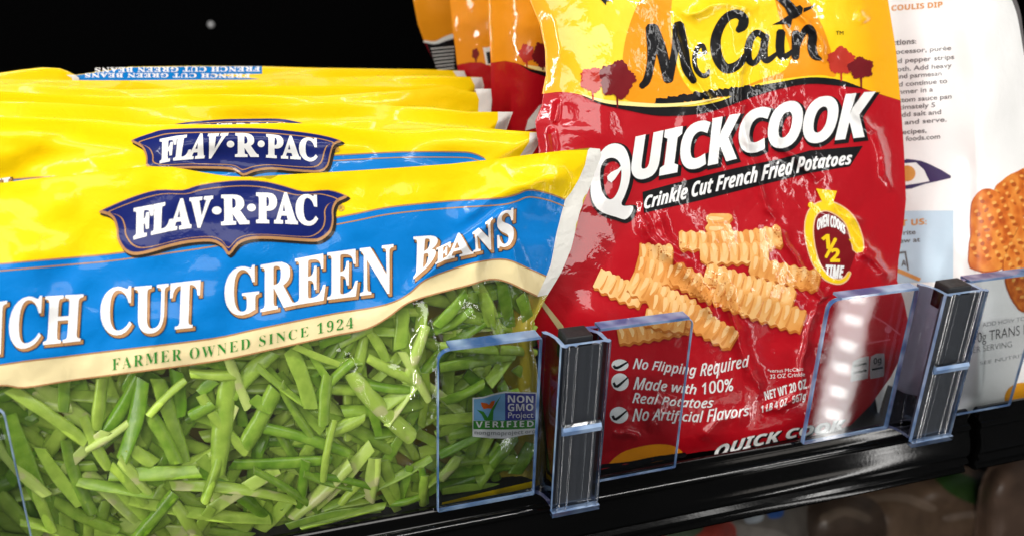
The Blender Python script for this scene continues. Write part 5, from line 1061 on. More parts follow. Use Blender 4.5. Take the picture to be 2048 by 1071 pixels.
STR = [([(1303, 55), (1304, 100), (1301, 131), (1294, 160), (1283, 173)], [20, 16, 13, 13, 10]), ([(1308, 54), (1322, 98), (1337, 160)], [14, 18, 17]), ([(1338, 160), (1350, 100), (1354, 52)], [14, 12, 15]), ([(1357, 50), (1367, 100), (1374, 138), (1388, 163)], [19, 18, 16, 11]),
       ([(1410, 106), (1405, 91), (1395, 97), (1389, 117), (1392, 138), (1403, 151), (1414, 150), (1418, 140)], [9, 7, 8, 8, 8, 8, 8, 3]), ([(1476, 61), (1485, 52), (1487, 38), (1474, 28), (1454, 35), (1438, 58), (1431, 86), (1436, 117), (1452, 137), (1473, 132), (1490, 114), (1501, 94)], [10, 17, 17, 15, 15, 16, 18, 18, 17, 15, 11, 6]),
       ([(1526, 72), (1514, 66), (1502, 78), (1496, 100), (1498, 120), (1508, 126), (1520, 112), (1529, 84)], [10, 11, 12, 13, 12, 10, 9, 9]), ([(1531, 72), (1528, 98), (1530, 118), (1539, 119), (1556, 105)], [13, 13, 12, 10, 5]),
       ([(1562, 64), (1560, 92), (1563, 111), (1573, 112), (1590, 98)], [15, 15, 14, 10, 5]), ([(1592, 66), (1592, 92), (1591, 115)], [14, 14, 13]), ([(1595, 98), (1606, 68), (1617, 57), (1625, 70), (1624, 96), (1630, 112), (1642, 119)], [5, 10, 14, 15, 15, 13, 4])]
for i, (p, w) in enumerate(STR):
    FR.put('brush_letter', [[stroke(p, [q*1.15+0.5 for q in w], 5)]], black_m, 4.5+0.35*(i % 4), word)
FR.put('bird_mark', [[[(1548, -6), (1575, -4), (1587, 8), (1592, 14), (1600, 10), (1606, 16), (1604, 28), (1592, 36), (1585, 38), (1582, 52), (1579, 57), (1574, 48), (1544, 50), (1560, 42), (1577, 31), (1570, 16)]], [[(1607, 25), (1608, 16), (1620, 13), (1634, 9), (1622, 18)]]], black_m, 6.2, bagR)
FR.put('bird_mark', [[[(1199, -3), (1206, 4), (1212, 11), (1213, 3), (1228, 1), (1215, -3)]]], black_m, 4, bagR)
FR.put('trademark', text_shapes('TM', 'r', [(1672, 62), (1687, 62)], [(1672, 70), (1687, 70)]), black_m, 4, bagR)
zq = lambda pts: zc(pts, 1160, 200, 4.12)
qo = smooth([(1181, 375), (1185, 345), (1195, 315), (1211, 294), (1230, 287), (1248, 294), (1258, 315), (1261, 340), (1258, 366), (1250, 390), (1243, 406), (1248, 412), (1266, 412), (1262, 428), (1250, 439), (1232, 434), (1212, 428), (1195, 418), (1184, 400)], 3, True)
qi = smooth([(1200, 352), (1203, 331), (1212, 319), (1227, 316), (1239, 325), (1243, 345), (1240, 370), (1232, 390), (1222, 399), (1211, 394), (1203, 378)], 3, True)
ndl = [(1255, 318), (1240, 343), (1230, 358), (1223, 365), (1216, 361), (1214, 353), (1222, 345), (1236, 338)]
ui = ([(1264, 280), (1337, 263), (1366, 257), (1415, 244), (1478, 231)], [(1266, 358), (1340, 345), (1385, 335), (1428, 326), (1484, 312)])
ck = ([(1478, 230), (1540, 216), (1600, 204), (1660, 197), (1748, 187)], [(1482, 306), (1530, 298), (1600, 287), (1660, 279), (1740, 270)])
nameR = empty_part('product_name', bagR)
for shp in [(None, None)]:
    W1 = text_shapes('UICK', 'x', *ui, fat=3.0, spacing=-0.02)+text_shapes('COOK', 'x', *ck, fat=3.0, spacing=-0.03)
    W2 = text_shapes('UICK', 'x', *ui, fat=6.8, shift=(3.5, 4.0), spacing=-0.02)
    W3 = text_shapes('COOK', 'x', *ck, fat=6.8, shift=(3.5, 4.0), spacing=-0.03)
    for j, g in enumerate(W2+W3): FR.put('letter_shadow', [g], black_m, 3+0.3*(j % 2), nameR)
    FR.put('letter_shadow', [[[(x+3, y+3) for x, y in grow(qo, 4.5)], [(x+3, y+3) for x, y in grow(qi, -4)]]], black_m, 3, nameR)
    FR.put('dial_letter', [[qo, qi]], fwhite_m, 5, nameR)
    FR.put('dial_needle', [[ndl]], fwhite_m, 5.6, nameR)
    for j, g in enumerate(W1): FR.put('letter_face', [g], fwhite_m, 5+0.3*(j % 2), nameR)
FR.put('name_strip', [[[(1285, 384), (1340, 369), (1450, 341), (1500, 330), (1560, 318), (1620, 301), (1726, 292), (1700, 333), (1620, 346), (1500, 376), (1400, 401), (1288, 426)]]], black_m, 2, bagR)
FR.put('variety_words', text_shapes('Crinkle Cut French Fried Potatoes', 'x', [(1290, 394), (1400, 362), (1500, 338), (1600, 315), (1705, 305)], [(1288, 418), (1400, 390), (1480, 371), (1560, 353), (1640, 336), (1702, 328)], fat=0.5), fwhite_m, 3, bagR)
# the printed heap of fries
def fries_mat(name, a, b, c):
    m, nt, bs, out = nodes(name); tc = film_bump(nt, bs, 0.22, 190)
    bs.inputs['Roughness'].default_value = 0.42; bs.inputs['Specular IOR Level'].default_value = 0.15; bs.inputs['Coat Weight'].default_value = 1.0; bs.inputs['Coat Roughness'].default_value = 0.028
    n = nt.nodes.new('ShaderNodeTexNoise'); n.inputs['Scale'].default_value = 95; n.inputs['Detail'].default_value = 1.5
    r = nt.nodes.new('ShaderNodeValToRGB')
    r.color_ramp.elements[0].position = 0.32; r.color_ramp.elements[0].color = (*a, 1); r.color_ramp.elements[1].position = 0.68; r.color_ramp.elements[1].color = (*c, 1)
    e = r.color_ramp.elements.new(0.5); e.color = (*b, 1)
    nt.links.new(tc.outputs['Object'], n.inputs['Vector']); nt.links.new(n.outputs['Fac'], r.inputs[0]); nt.links.new(r.outputs[0], bs.inputs['Base Color'])
    return m
FRY = [fries_mat('print_fry_a', (0.70, 0.27, 0.055), (0.82, 0.39, 0.105), (0.89, 0.53, 0.20)), fries_mat('print_fry_b', (0.66, 0.23, 0.04), (0.78, 0.33, 0.08), (0.87, 0.47, 0.16)), fries_mat('print_fry_c', (0.74, 0.30, 0.065), (0.86, 0.45, 0.14), (0.91, 0.59, 0.26))]
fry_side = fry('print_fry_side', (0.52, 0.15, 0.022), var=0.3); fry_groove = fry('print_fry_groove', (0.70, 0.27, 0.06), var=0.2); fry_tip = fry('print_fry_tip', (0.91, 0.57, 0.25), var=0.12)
def crinkle(p0, p1, w, seed, amp=0.13, wl=20.0, shift=(0, 0), grow_=0.0):
    a = np.array(p0, float); b = np.array(p1, float); L = np.linalg.norm(b-a); t = (b-a)/L; n = np.array([-t[1], t[0]])
    r = random.Random(seed); ph = r.random()*6; N = max(10, int(L/3.0)); up = []; dn = []
    for i in range(N+1):
        u = i/N; s = math.sin(u*L/wl*2*math.pi+ph); s2 = math.sin(u*L/wl*2*math.pi+ph+0.7)
        e = 1-max(0, abs(2*u-1)-0.9)*1.6
        bow = math.sin(u*math.pi)*r.choice([1])*w*0.05
        c = a+t*L*u+n*bow+np.array(shift)
        up.append(tuple(c+n*(w/2+grow_)*e*(1+amp*s))); dn.append(tuple(c-n*(w/2+grow_)*e*(1+amp*s2)))
    return dn+up[::-1]
heap = empty_part('printed_fries', bagR)
FLIST = [((1439, 427), (1439, 482), 47), ((1455, 486), (1563, 470), 42), ((1358, 480), (1470, 478), 36), ((1278, 508), (1345, 512), 46), ((1272, 530), (1370, 556), 42), ((1400, 505), (1537, 502), 40), ((1500, 528), (1638, 562), 40), ((1236, 672), (1380, 646), 32),
         ((1194, 554), (1285, 596), 42), ((1260, 560), (1385, 622), 46), ((1345, 540), (1430, 586), 44), ((1410, 545), (1588, 597), 44), ((1300, 606), (1420, 640), 46), ((1370, 622), (1468, 680), 44), ((1290, 632), (1370, 648), 34), ((1430, 582), (1606, 642), 47)]
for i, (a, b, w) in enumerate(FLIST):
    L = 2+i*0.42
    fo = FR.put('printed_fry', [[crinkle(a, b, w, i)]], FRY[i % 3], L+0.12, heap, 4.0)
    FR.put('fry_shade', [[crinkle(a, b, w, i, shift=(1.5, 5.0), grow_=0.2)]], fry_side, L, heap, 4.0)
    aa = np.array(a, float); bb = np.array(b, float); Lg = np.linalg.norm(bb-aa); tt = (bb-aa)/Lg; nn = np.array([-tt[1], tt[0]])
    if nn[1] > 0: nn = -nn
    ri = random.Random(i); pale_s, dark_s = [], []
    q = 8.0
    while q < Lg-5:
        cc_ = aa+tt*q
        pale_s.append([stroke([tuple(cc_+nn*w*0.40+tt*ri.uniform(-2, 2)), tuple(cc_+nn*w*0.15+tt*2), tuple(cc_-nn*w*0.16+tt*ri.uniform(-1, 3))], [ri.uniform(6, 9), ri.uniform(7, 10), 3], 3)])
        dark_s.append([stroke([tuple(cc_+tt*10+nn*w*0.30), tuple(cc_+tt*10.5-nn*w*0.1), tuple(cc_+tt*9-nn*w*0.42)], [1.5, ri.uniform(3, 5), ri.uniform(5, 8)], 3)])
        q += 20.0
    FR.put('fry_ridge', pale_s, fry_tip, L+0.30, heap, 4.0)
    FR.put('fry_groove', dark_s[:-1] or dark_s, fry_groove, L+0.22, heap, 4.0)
# half time dial
ring = [(1717, 498), (1713, 475), (1701, 443), (1681, 423), (1656, 412), (1635, 416), (1622, 433), (1618, 463), (1624, 501), (1635, 531), (1653, 554), (1676, 563), (1691, 557), (1699, 545)]
wd = [20, 22, 20, 19, 18, 17, 16, 15, 13, 11, 9, 7, 6, 4]
dial = empty_part('half_time_dial', bagR)
FR.put('dial_field', [[smooth([(1713, 490), (1700, 450), (1680, 430), (1655, 420), (1635, 425), (1625, 450), (1628, 500), (1640, 535), (1656, 555), (1680, 560), (1697, 545)], 3, True)]], dark_red, 1, dial)
FR.put('dial_rim', [[stroke(ring, [w+5 for w in wd], 4)], [[(1630, 375), (1676, 380), (1668, 407), (1644, 407)]], [ellipse(1621, 409, 8, 8)]][:1], fry('rim_pale', (0.90, 0.55, 0.30)), 2, dial)
FR.put('dial_ring', [[stroke(ring, wd, 4)]], fyellow_m, 3, dial)
FR.put('dial_crown', [[[(1632, 377), (1674, 382), (1666, 406), (1645, 405)]]], fyellow_m, 3.5, dial)
FR.put('dial_crown', [[ellipse(1622, 410, 6, 6)]], fyellow_m, 3.8, dial)
FR.put('dial_arrow', [[[(1722, 482), (1717, 505), (1697, 478), (1706, 480)]]], fyellow_m, 3.9, dial)
FR.put('dial_words', text_shapes('OVEN COOKS', 'b', [(1635, 440), (1652, 430), (1672, 434), (1690, 452)], [(1634, 460), (1654, 452), (1674, 456), (1690, 469)], fat=0.6)+text_shapes('TIME', 'x', [(1652, 530), (1688, 532)], [(1652, 556), (1686, 555)], fat=0.7), fwhite_m, 2.5, dial)
FR.put('dial_number', text_shapes('1', 'x', [(1643, 470), (1658, 470)], [(1646, 497), (1660, 497)], fat=1)+[[stroke([(1671, 478), (1652, 514)], [7, 6], 2)]]+text_shapes('2', 'x', [(1662, 498), (1679, 498)], [(1661, 523), (1679, 523)], fat=1), fyellow_m, 2.5, dial)
# bullet list
blt = empty_part('bullet_list', bagR)
for cx, cy, rx, ry in ((1240, 729, 17, 11.5), (1240, 763, 17.5, 17.5), (1238, 829, 18.5, 16.5)):
    d_ = FR.put('check_disc', [[ellipse(cx, cy, rx, ry, 30)]], fwhite_m, 1, blt)
    FR.put('check_mark', [[stroke([(cx-13, cy+1), (cx-6, cy+ry*0.5), (cx+16, cy-ry*0.55)], [5, 6, 3], 3, cap=False)]], black_m, 2, blt)
FR.put('bullet_words', text_shapes('No Flipping Required', 'i', [(1269, 716), (1311, 722), (1360, 727), (1398, 731), (1416, 723), (1459, 716), (1498, 711)], [(1266, 736), (1311, 739), (1350, 745), (1394, 750), (1416, 750), (1459, 740), (1498, 731)], fat=0.5, spacing=0.02)
       + text_shapes('Made with 100%', 'i', [(1270, 753), (1340, 764), (1398, 770), (1413, 764), (1466, 755)], [(1267, 777), (1335, 781), (1398, 788), (1466, 780)], fat=0.5, spacing=0.01)
       + text_shapes('Real Potatoes', 'i', [(1267, 785), (1316, 790), (1350, 796), (1428, 796)], [(1265, 804), (1326, 808), (1398, 815), (1425, 813)], fat=0.5, spacing=0.02)
       + text_shapes('No Artificial Flavors', 'i', [(1267, 817), (1316, 817), (1374, 824), (1408, 822), (1420, 818), (1498, 811)], [(1265, 841), (1301, 839), (1345, 839), (1398, 843), (1423, 841), (1498, 829)], fat=0.5, spacing=0.01), fwhite_m, 2, blt)
FR.put('weight_words', text_shapes('NET WT 20 OZ', 'b', [(1528, 783), (1612, 757)], [(1531, 799), (1613, 775)], fat=0.2)+text_shapes('(1 LB 4 OZ) 567g', 'x', [(1522, 811), (1612, 783)], [(1522, 825), (1612, 797)])
       + text_shapes('*versus', 'r', [(1535, 737), (1566, 736)], [(1535, 744), (1566, 743)])+text_shapes('McCain', 'r', [(1570, 736), (1606, 733)], [(1570, 743), (1606, 740)])+text_shapes('32 OZ Crinkle', 'r', [(1540, 748), (1610, 743)], [(1540, 756), (1610, 751)]), fwhite_m, 2, bagR)
FR.put('foot_disc', [[smooth([(1220, 932), (1240, 906), (1280, 892), (1320, 887), (1350, 892), (1363, 908), (1300, 925)], 3, True)]], orange_m, 1, bagR)
FR.put('foot_hedge', [[stroke([(1205, 934), (1260, 928), (1310, 917), (1370, 908)], [14, 13, 11, 9], 5)]], black_m, 2, bagR)
ft = ([(1432, 893), (1500, 872), (1590, 856), (1690, 838)], [(1428, 914), (1500, 893), (1590, 873), (1690, 856)])
for j, g in enumerate(text_shapes('QUICK COOK', 'x', *ft, fat=2.5, shift=(1.5, 1.5))): FR.put('foot_name_shadow', [g], black_m, 1.5+0.3*(j % 2), bagR)
FR.put('foot_name', text_shapes('QUICK COOK', 'x', *ft, fat=0.6), fwhite_m, 2.6, bagR)
grey_ink2 = fry('grey_ink', (0.42, 0.36, 0.36))
FR.put('fact_box', [[smooth([(1706, 722), (1734, 712), (1738, 716), (1736, 752), (1732, 756), (1704, 762), (1702, 758)], 2, True)], [smooth([(1742, 712), (1764, 706), (1769, 710), (1768, 748), (1763, 752), (1744, 756), (1740, 752)], 2, True)]], grey_ink2, 2, bagR)
FR.put('fact_words', text_shapes('0g', 'b', [(1747, 716), (1763, 712)], [(1747, 728), (1763, 724)])+[[stroke([(1745, 738), (1765, 734)], 4, 2)], [stroke([(1708, 745), (1732, 740)], 5, 2)], [stroke([(1709, 731), (1732, 726)], 4, 2)]], black_m, 3, bagR)
FR.put('pink_line', [[stroke([(1740, 628), (1770, 645), (1800, 668)], 2.5, 4)], [stroke([(1712, 690), (1745, 684), (1780, 678)], 2.2, 4)], [ellipse(1776, 658, 7, 7)]], fry('line_pink', (0.60, 0.10, 0.14)), 2, bagR)  # lighter pink lines and a dot coloured onto the red film
FR.put('side_seam', [[[(1076, 600), (1084, 598), (1126, 650), (1132, 668), (1118, 660)]]], film('seam_cream', (0.55, 0.44, 0.22), 0.4), 2, bagR)

def rear_fry(outline_top, y0, right_px, label, seed, art, T=0.012, step=8.0):
    left = outline_top
    xb = float(on_plane(left[-1][0], left[-1][1], y0, 0.1)[0])
    bot = ground_pts([xb+0.002, xb+0.06, xb+0.13], y0-0.002)
    out = left+bot+[(right_px, left[-1][1]), (right_px, left[0][1])]
    def ex(x, y):
        return 0.003*vnoise(x/120, y/140, seed)+0.0034*crumple(x, y, 60, seed+1, 5)+0.0014*crumple(x, y, 26, seed+2, 5)
    hf = pillow_height(out, 110, T, ex); hb = pillow_height(out, 110, T, lambda x, y: ex(x, y)+0.0008, None, 1.0)
    loc = on_plane(left[-1][0]+60, left[-1][1], y0, 0.1); loc[2] = -0.005
    root = empty('fries_bag', tuple(loc), label, 'fry bag', FG)
    F, B, o, b = body(root, out, y0, 0.1, hf, hb, red_m, orange_m, step)
    art(F, root); return root
dull_orange = fry('dull_orange', (0.84, 0.30, 0.010), var=0.1)
def artA(F, root):
    F.put('golden_header', [[[(958, -140), (975, 0), (977, 60), (980, 100), (982, 126), (1010, 122), (1035, 127), (1060, 138), (1095, 150), (1200, 170), (1330, 170), (1330, -140)]]], dull_orange, 1, root)
    F.put('hill_band', [[[(1040, 130), (1060, 138), (1095, 146), (1200, 160), (1200, 172), (1095, 155), (1060, 143)]]], black_m, 2, root)
    F.put('glow_line', [[stroke([(1050, 131), (1080, 138), (1110, 142)], [3, 8, 8], 4)]], pale_m, 2.5, root)
    small_tree(F, root, 1053, 107, 15, 18, 134, tree_red, 11, 3); small_tree(F, root, 1085, 110, 20, 24, 140, tree_dark, 12, 3.4)
    F.put('side_seal', [[[(1078, 212), (1090, 206), (1090, 250), (1050, 262), (1056, 240)]]], seal_m, 3, root)
rear_fry([(960, -140), (976, 0), (977, 60), (981, 110), (982, 170), (986, 225), (996, 280), (1004, 330)], 0.122, 1330, 'second fry bag, its orange and dark red left part showing right behind the foremost one', 201, artA)
def artB(F, root):
    F.put('golden_header', [[[(885, -140), (900, 0), (905, 60), (911, 100), (914, 130), (940, 125), (962, 125), (1000, 140), (1200, 160), (1200, -140)]]], dull_orange, 1, root)
    F.put('seam_tab', [[[(966, 96), (981, 94), (984, 130), (972, 130)]]], seal_m, 2, root)
    F.put('seam_ink', [[[(972, 105), (982, 103), (984, 126), (976, 128)]]], black_m, 3, root)
    small_tree(F, root, 951, 108, 7, 11, 124, tree_dark, 14, 2)
rear_fry([(885, -140), (900, 0), (905, 60), (911, 100), (914, 130), (920, 165), (925, 200)], 0.19, 1200, 'third fry bag, a narrow orange and red strip showing behind the second', 211, artB)
def artC(F, root):
    F.put('golden_header', [[[(815, -140), (826, 0), (836, 50), (848, 82), (872, 84), (896, 76), (915, 72), (1100, 72), (1100, -140)]]], dull_orange, 1, root)
    F.put('back_panel', [[[(850, 84), (872, 86), (896, 78), (1000, 74), (1000, 260), (912, 260), (880, 150), (866, 120)]]], black_m, 1, root)
    F.put('edge_band', [[stroke([(848, 83), (870, 86), (890, 78), (905, 73)], [4, 6, 9, 10], 4)]], seal_m, 2, root)
    F.put('small_print', [[stroke([(862+i*2, 98+i*7), (908, 94+i*7)], 2.2, 2)] for i in range(7)], seal_m, 2.5, root)
rear_fry([(815, -140), (826, 0), (836, 50), (848, 82), (866, 120), (880, 150), (895, 200)], 0.25, 1100, 'rearmost fry bag turned round, showing an orange corner and its black printed back', 221, artC)

# ------------------------------------------------------------------ white waffle fry bag
def wf(name, col, **k): return film('waffle_'+name, col, 0.38, 0.35, 0.15, 0.25, 120, **k)
ww = wf('white', (0.92, 0.91, 0.89)); wo = wf('orange', (0.70, 0.30, 0.06)); wk = wf('ink', (0.13, 0.12, 0.12)); wp = wf('purple', (0.035, 0.022, 0.10)); wb = wf('pale_blue', (0.55, 0.71, 0.83)); wg = wf('grey', (0.35, 0.34, 0.34))
outW = [(1720, -140), (2008, -140), (2028, 0), (2042, 40), (2050, 100), (2072, 300), (2092, 500), (2100, 640), (2096, 780), (1960, 818), (1900, 830), (1760, 855), (1735, 700), (1728, 400)]
def exW(x, y):
    return 0.042*np.clip((1960-x)/200, 0, 1)+0.002*vnoise(x/160, y/190, 71)+0.0011*vnoise(x/50, y/90, 72)+0.0018*crumple(x, y, 130, 73, 4)
bagW = empty('waffle_fries_bag', (0.21, 0.03, -0.005), 'white waffle fry bag at the right edge with printed recipe and fry picture', 'waffle fry bag')
FW, BW, oW, bW = body(bagW, outW, 0.010, 0.36, pillow_height(outW, 120, 0.008, exW), pillow_height(outW, 120, 0.02, lambda x, y: 0.042*np.clip((1960-x)/200, 0, 1)+0.001, None, 1.0), ww, ww, 6.0)
FW.put('edge_line', [[stroke([(2024, -10), (2036, 22), (2043, 60), (2050, 110)], [8, 8, 6, 4], 4)]], wk, 1, bagW)
rec = empty_part('recipe_text', bagW)
def line(s, x1, y, st='r', h=9.2, wpc=7.6, mat=None, slope=-0.075):
    x0 = x1-len(s)*wpc
    return text_shapes(s, st, [(x0, y-slope*(x1-x0)), (x1, y)], [(x0, y+h-slope*(x1-x0)), (x1, y+h)], fat=0.25)
FW.put('recipe_title', line('COULIS DIP', 1885, 4, 'b', 10.5, 10.2), wo, 1, rec)
L_ = line('Directions:', 1832, 78, 'b', 9.5, 7.0)
for s, x1, y in (('In a food processor, purée', 1902, 91), ('roasted red pepper strips', 1908, 109), ('until smooth. Add heavy', 1903, 126), ('cream and parmesan', 1883, 142), ('cheese and continue to', 1894, 157), ('to simmer in a', 1866, 174), ('heavy bottom sauce pan', 1903, 188), ('for approximately 5', 1870, 205), ('Add salt and', 1882, 219), ('chill and serve.', 1893, 234), ('For more recipes,', 1853, 256), ('foods.com', 1880, 268)):
    L_ += line(s, x1, y)
FW.put('recipe_lines', L_, wk, 1, rec)
pen = empty_part('pennant', bagW)
FW.put('pennant_edge', [[smooth([(1800, 324), (1830, 320), (1858, 328), (1902, 352), (1890, 359), (1850, 368), (1800, 379)], 2, True)]], wp, 1, pen)
FW.put('pennant_field', [[[(1800, 328), (1832, 325), (1848, 340), (1859, 363), (1830, 368), (1800, 372)]]], ww, 2, pen)
FW.put('pennant_fry', [[ellipse(1814, 347, 17, 16)]], wo, 3, pen)
FW.put('contact_box', [[[(1780, 422), (1907, 421), (1906, 562), (1780, 566)]]], wb, 1, bagW)
FW.put('contact_title', line('VISIT US:', 1853, 437, 'b', 11.5, 10.5), wo, 2, bagW)
FW.put('contact_words', line('write', 1831, 459, 'r', 9)+line('or view at', 1840, 474, 'r', 9)+[[[(1797, 504), (1812, 502), (1818, 540), (1815, 541), (1809, 506), (1797, 508)]]]+line('A', 1812, 520, 'b', 11, 9), wk, 2, bagW)
FW.put('streak', [[[(1795, 536), (1806, 540), (1842, 556), (1838, 562), (1795, 545)]]], wo, 2.6, bagW)
def waffle_mat():
    m, nt, bs, out = nodes('waffle_print'); tc = film_bump(nt, bs, 0.25, 120)
    bs.inputs['Roughness'].default_value = 0.4
    v = nt.nodes.new('ShaderNodeTexVoronoi'); v.inputs['Scale'].default_value = 190
    n = nt.nodes.new('ShaderNodeTexNoise'); n.inputs['Scale'].default_value = 75; n.inputs['Detail'].default_value = 6
    nt.links.new(tc.outputs['Object'], v.inputs['Vector']); nt.links.new(tc.outputs['Object'], n.inputs['Vector'])
    ad = nt.nodes.new('ShaderNodeMath'); ad.operation = 'MULTIPLY_ADD'; ad.inputs[1].default_value = 0.5
    nt.links.new(v.outputs['Distance'], ad.inputs[0]); nt.links.new(n.outputs['Fac'], ad.inputs[2])
    r = nt.nodes.new('ShaderNodeValToRGB'); r.color_ramp.elements[0].position = 0.45; r.color_ramp.elements[0].color = (0.42, 0.06, 0.008, 1); r.color_ramp.elements[1].position = 1.0; r.color_ramp.elements[1].color = (0.82, 0.30, 0.05, 1)
    e = r.color_ramp.elements.new(0.7); e.color = (0.66, 0.16, 0.02, 1)
    nt.links.new(ad.outputs[0], r.inputs[0]); nt.links.new(r.outputs[0], bs.inputs['Base Color'])
    return m
waf = waffle_mat(); waf_l = wf('fry_light', (0.88, 0.42, 0.10), var=0.2); waf_d = wf('fry_dark', (0.46, 0.09, 0.012), var=0.3)
pic = empty_part('waffle_picture', bagW)
PIECES = [[(1985, 392), (2002, 362), (2046, 338), (2090, 330), (2096, 420), (2040, 430), (2000, 420)], [(1942, 470), (1946, 402), (1966, 378), (1994, 384), (2030, 410), (2052, 450), (2040, 500), (1998, 540), (1943, 532)],
          [(2008, 520), (2030, 470), (2056, 432), (2096, 424), (2098, 540), (2050, 560), (2016, 552)], [(2012, 548), (2045, 528), (2098, 520), (2098, 626), (2052, 622), (2030, 602)]]
rw = random.Random(5)
for i, pc in enumerate(PIECES):
    cx = np.mean([p[0] for p in pc]); cy = np.mean([p[1] for p in pc]); L = 1+i*0.8
    lp = smooth(pc, 4, True)
    lp = [(x+rw.uniform(-1.2, 1.2), y+rw.uniform(-1.2, 1.2)) for x, y in lp]
    w_ = FW.put('waffle_print', [[lp]], waf, L+0.2, pic)
    FW.put('waffle_edge', [[[(x-2.5, y+3) for x, y in lp]]], waf_d, L, pic)
    dn = []
    ins_ = np.array(lp)
    for u in range(-6, 7):
        for v in range(-6, 7):
            x = cx+u*17+v*8+rw.uniform(-2, 2); y = cy-u*9+v*16+rw.uniform(-2, 2)
            if inside(np.array([x]), np.array([y]), [(cx+(p[0]-cx)*0.86, cy+(p[1]-cy)*0.86) for p in lp])[0]:
                dn.append([ellipse(x, y, rw.uniform(4.2, 6.4), rw.uniform(2.8, 4.6), 10, rw.uniform(-0.9, 0.2))])
    if dn:
        FW.put('waffle_dent', dn, waf_d, L+0.35, pic)
        FW.put('waffle_ridge', [[[(x*0.8+e[0][0]*0.2-5, y*0.8+e[0][1]*0.2-6) for x, y in e]] for (e,) in dn], waf_l, L+0.28, pic)
FW.put('corner_dot', [[ellipse(2046, 796, 37, 32, 30)]], fry('waffle_amber', (0.88, 0.38, 0.02)), 1, bagW)
FW.put('fact_words', text_shapes('0g TRANS FAT', 'r', [(1955, 664), (2080, 642)], [(1955, 684), (2080, 662)], fat=-0.1)+text_shapes('PER SERVING', 'r', [(1938, 694), (2024, 681)], [(1938, 706), (2024, 693)], fat=-0.2), wk, 1, bagW)
FW.put('fact_small', text_shapes('ADD HOW TO USE', 'r', [(1965, 645), (2075, 628)], [(1965, 653), (2075, 636)])+text_shapes('SEE NUTRITION', 'r', [(1960, 722), (2080, 700)], [(1960, 729), (2080, 707)]), wg, 1, bagW)

# ------------------------------------------------------------------ clear acrylic dividers
def acrylic(name, tint, boost=1.0, rough=0.03):
    m, nt, b, out = nodes(name); nt.nodes.remove(b)
    t = nt.nodes.new('ShaderNodeBsdfTransparent'); t.inputs[0].default_value = (*tint, 1)
    g = nt.nodes.new('ShaderNodeBsdfGlossy'); g.inputs['Roughness'].default_value = rough
    fr = nt.nodes.new('ShaderNodeFresnel'); fr.inputs[0].default_value = 1.49
    two_sided(nt, fr, 1.49)
    ml = nt.nodes.new('ShaderNodeMath'); ml.operation = 'MULTIPLY'; ml.inputs[1].default_value = boost; ml.use_clamp = True
    tc = nt.nodes.new('ShaderNodeTexCoord'); n = nt.nodes.new('ShaderNodeTexNoise'); n.inputs['Scale'].default_value = 60
    bp = nt.nodes.new('ShaderNodeBump'); bp.inputs['Strength'].default_value = 0.06; bp.inputs['Distance'].default_value = 0.001
    nt.links.new(tc.outputs['Object'], n.inputs['Vector']); nt.links.new(n.outputs['Fac'], bp.inputs['Height']); nt.links.new(bp.outputs['Normal'], g.inputs['Normal'])
    mx = nt.nodes.new('ShaderNodeMixShader')
    nt.links.new(fr.outputs[0], ml.inputs[0]); nt.links.new(ml.outputs[0], mx.inputs[0]); nt.links.new(t.outputs[0], mx.inputs[1]); nt.links.new(g.outputs[0], mx.inputs[2]); nt.links.new(mx.outputs[0], out.inputs['Surface'])
    return m
acr = acrylic('acrylic_clear', (0.80, 0.82, 0.83), 1.1, 0.045)
edge_m = acrylic('acrylic_edge', (0.22, 0.36, 0.58), 6.0, 0.10)
acr_side = acrylic('acrylic_side', (0.42, 0.42, 0.50), 1.3)  # darker tint stands in for the dark reflection in the side walls
acr_front = acrylic('acrylic_front', (0.80, 0.82, 0.85), 4.0, 0.06)
m, nt, bs, _o = nodes('acrylic_rim'); bs.inputs['Base Color'].default_value = (0.10, 0.22, 0.46, 1); bs.inputs['Roughness'].default_value = 0.12; bs.inputs['Coat Weight'].default_value = 0.6; bs.inputs['Transmission Weight'].default_value = 0.1
nn_ = nt.nodes.new('ShaderNodeTexNoise'); nn_.inputs['Scale'].default_value = 90; cr_ = nt.nodes.new('ShaderNodeValToRGB'); cr_.color_ramp.elements[0].position = 0.35; cr_.color_ramp.elements[0].color = (0.05, 0.13, 0.32, 1); cr_.color_ramp.elements[1].position = 0.7; cr_.color_ramp.elements[1].color = (0.42, 0.56, 0.78, 1)
tcc = nt.nodes.new('ShaderNodeTexCoord'); nt.links.new(tcc.outputs['Object'], nn_.inputs['Vector']); nt.links.new(nn_.outputs['Fac'], cr_.inputs[0]); nt.links.new(cr_.outputs[0], bs.inputs['Base Color'])
rim = m
strip_m = plastic('strip_grey', (0.26, 0.26, 0.265), 0.2, 0.2, 300); insert_m = plastic('insert_black', (0.01, 0.01, 0.011), 0.5, 0.3, 500)
def plate_xz(name, loop, y0, y1, root, face, edge, bevel=0.0004):
    n = len(loop)
    v = [(x, y0, z) for x, z in loop]+[(x, y1, z) for x, z in loop]
    f = [tuple(range(n)), tuple(range(2*n-1, n-1, -1))]+[(i, n+i, n+(i+1) % n, (i+1) % n) for i in range(n)]
    o = mesh_obj(name, v, f, [face, edge], root, [0, 0]+[1]*n, smooth=False)
    b = o.modifiers.new('bevel', 'BEVEL'); b.width = bevel; b.segments = 2; b.limit_method = 'ANGLE'; b.angle_limit = math.radians(50); b.material = 1
    return o
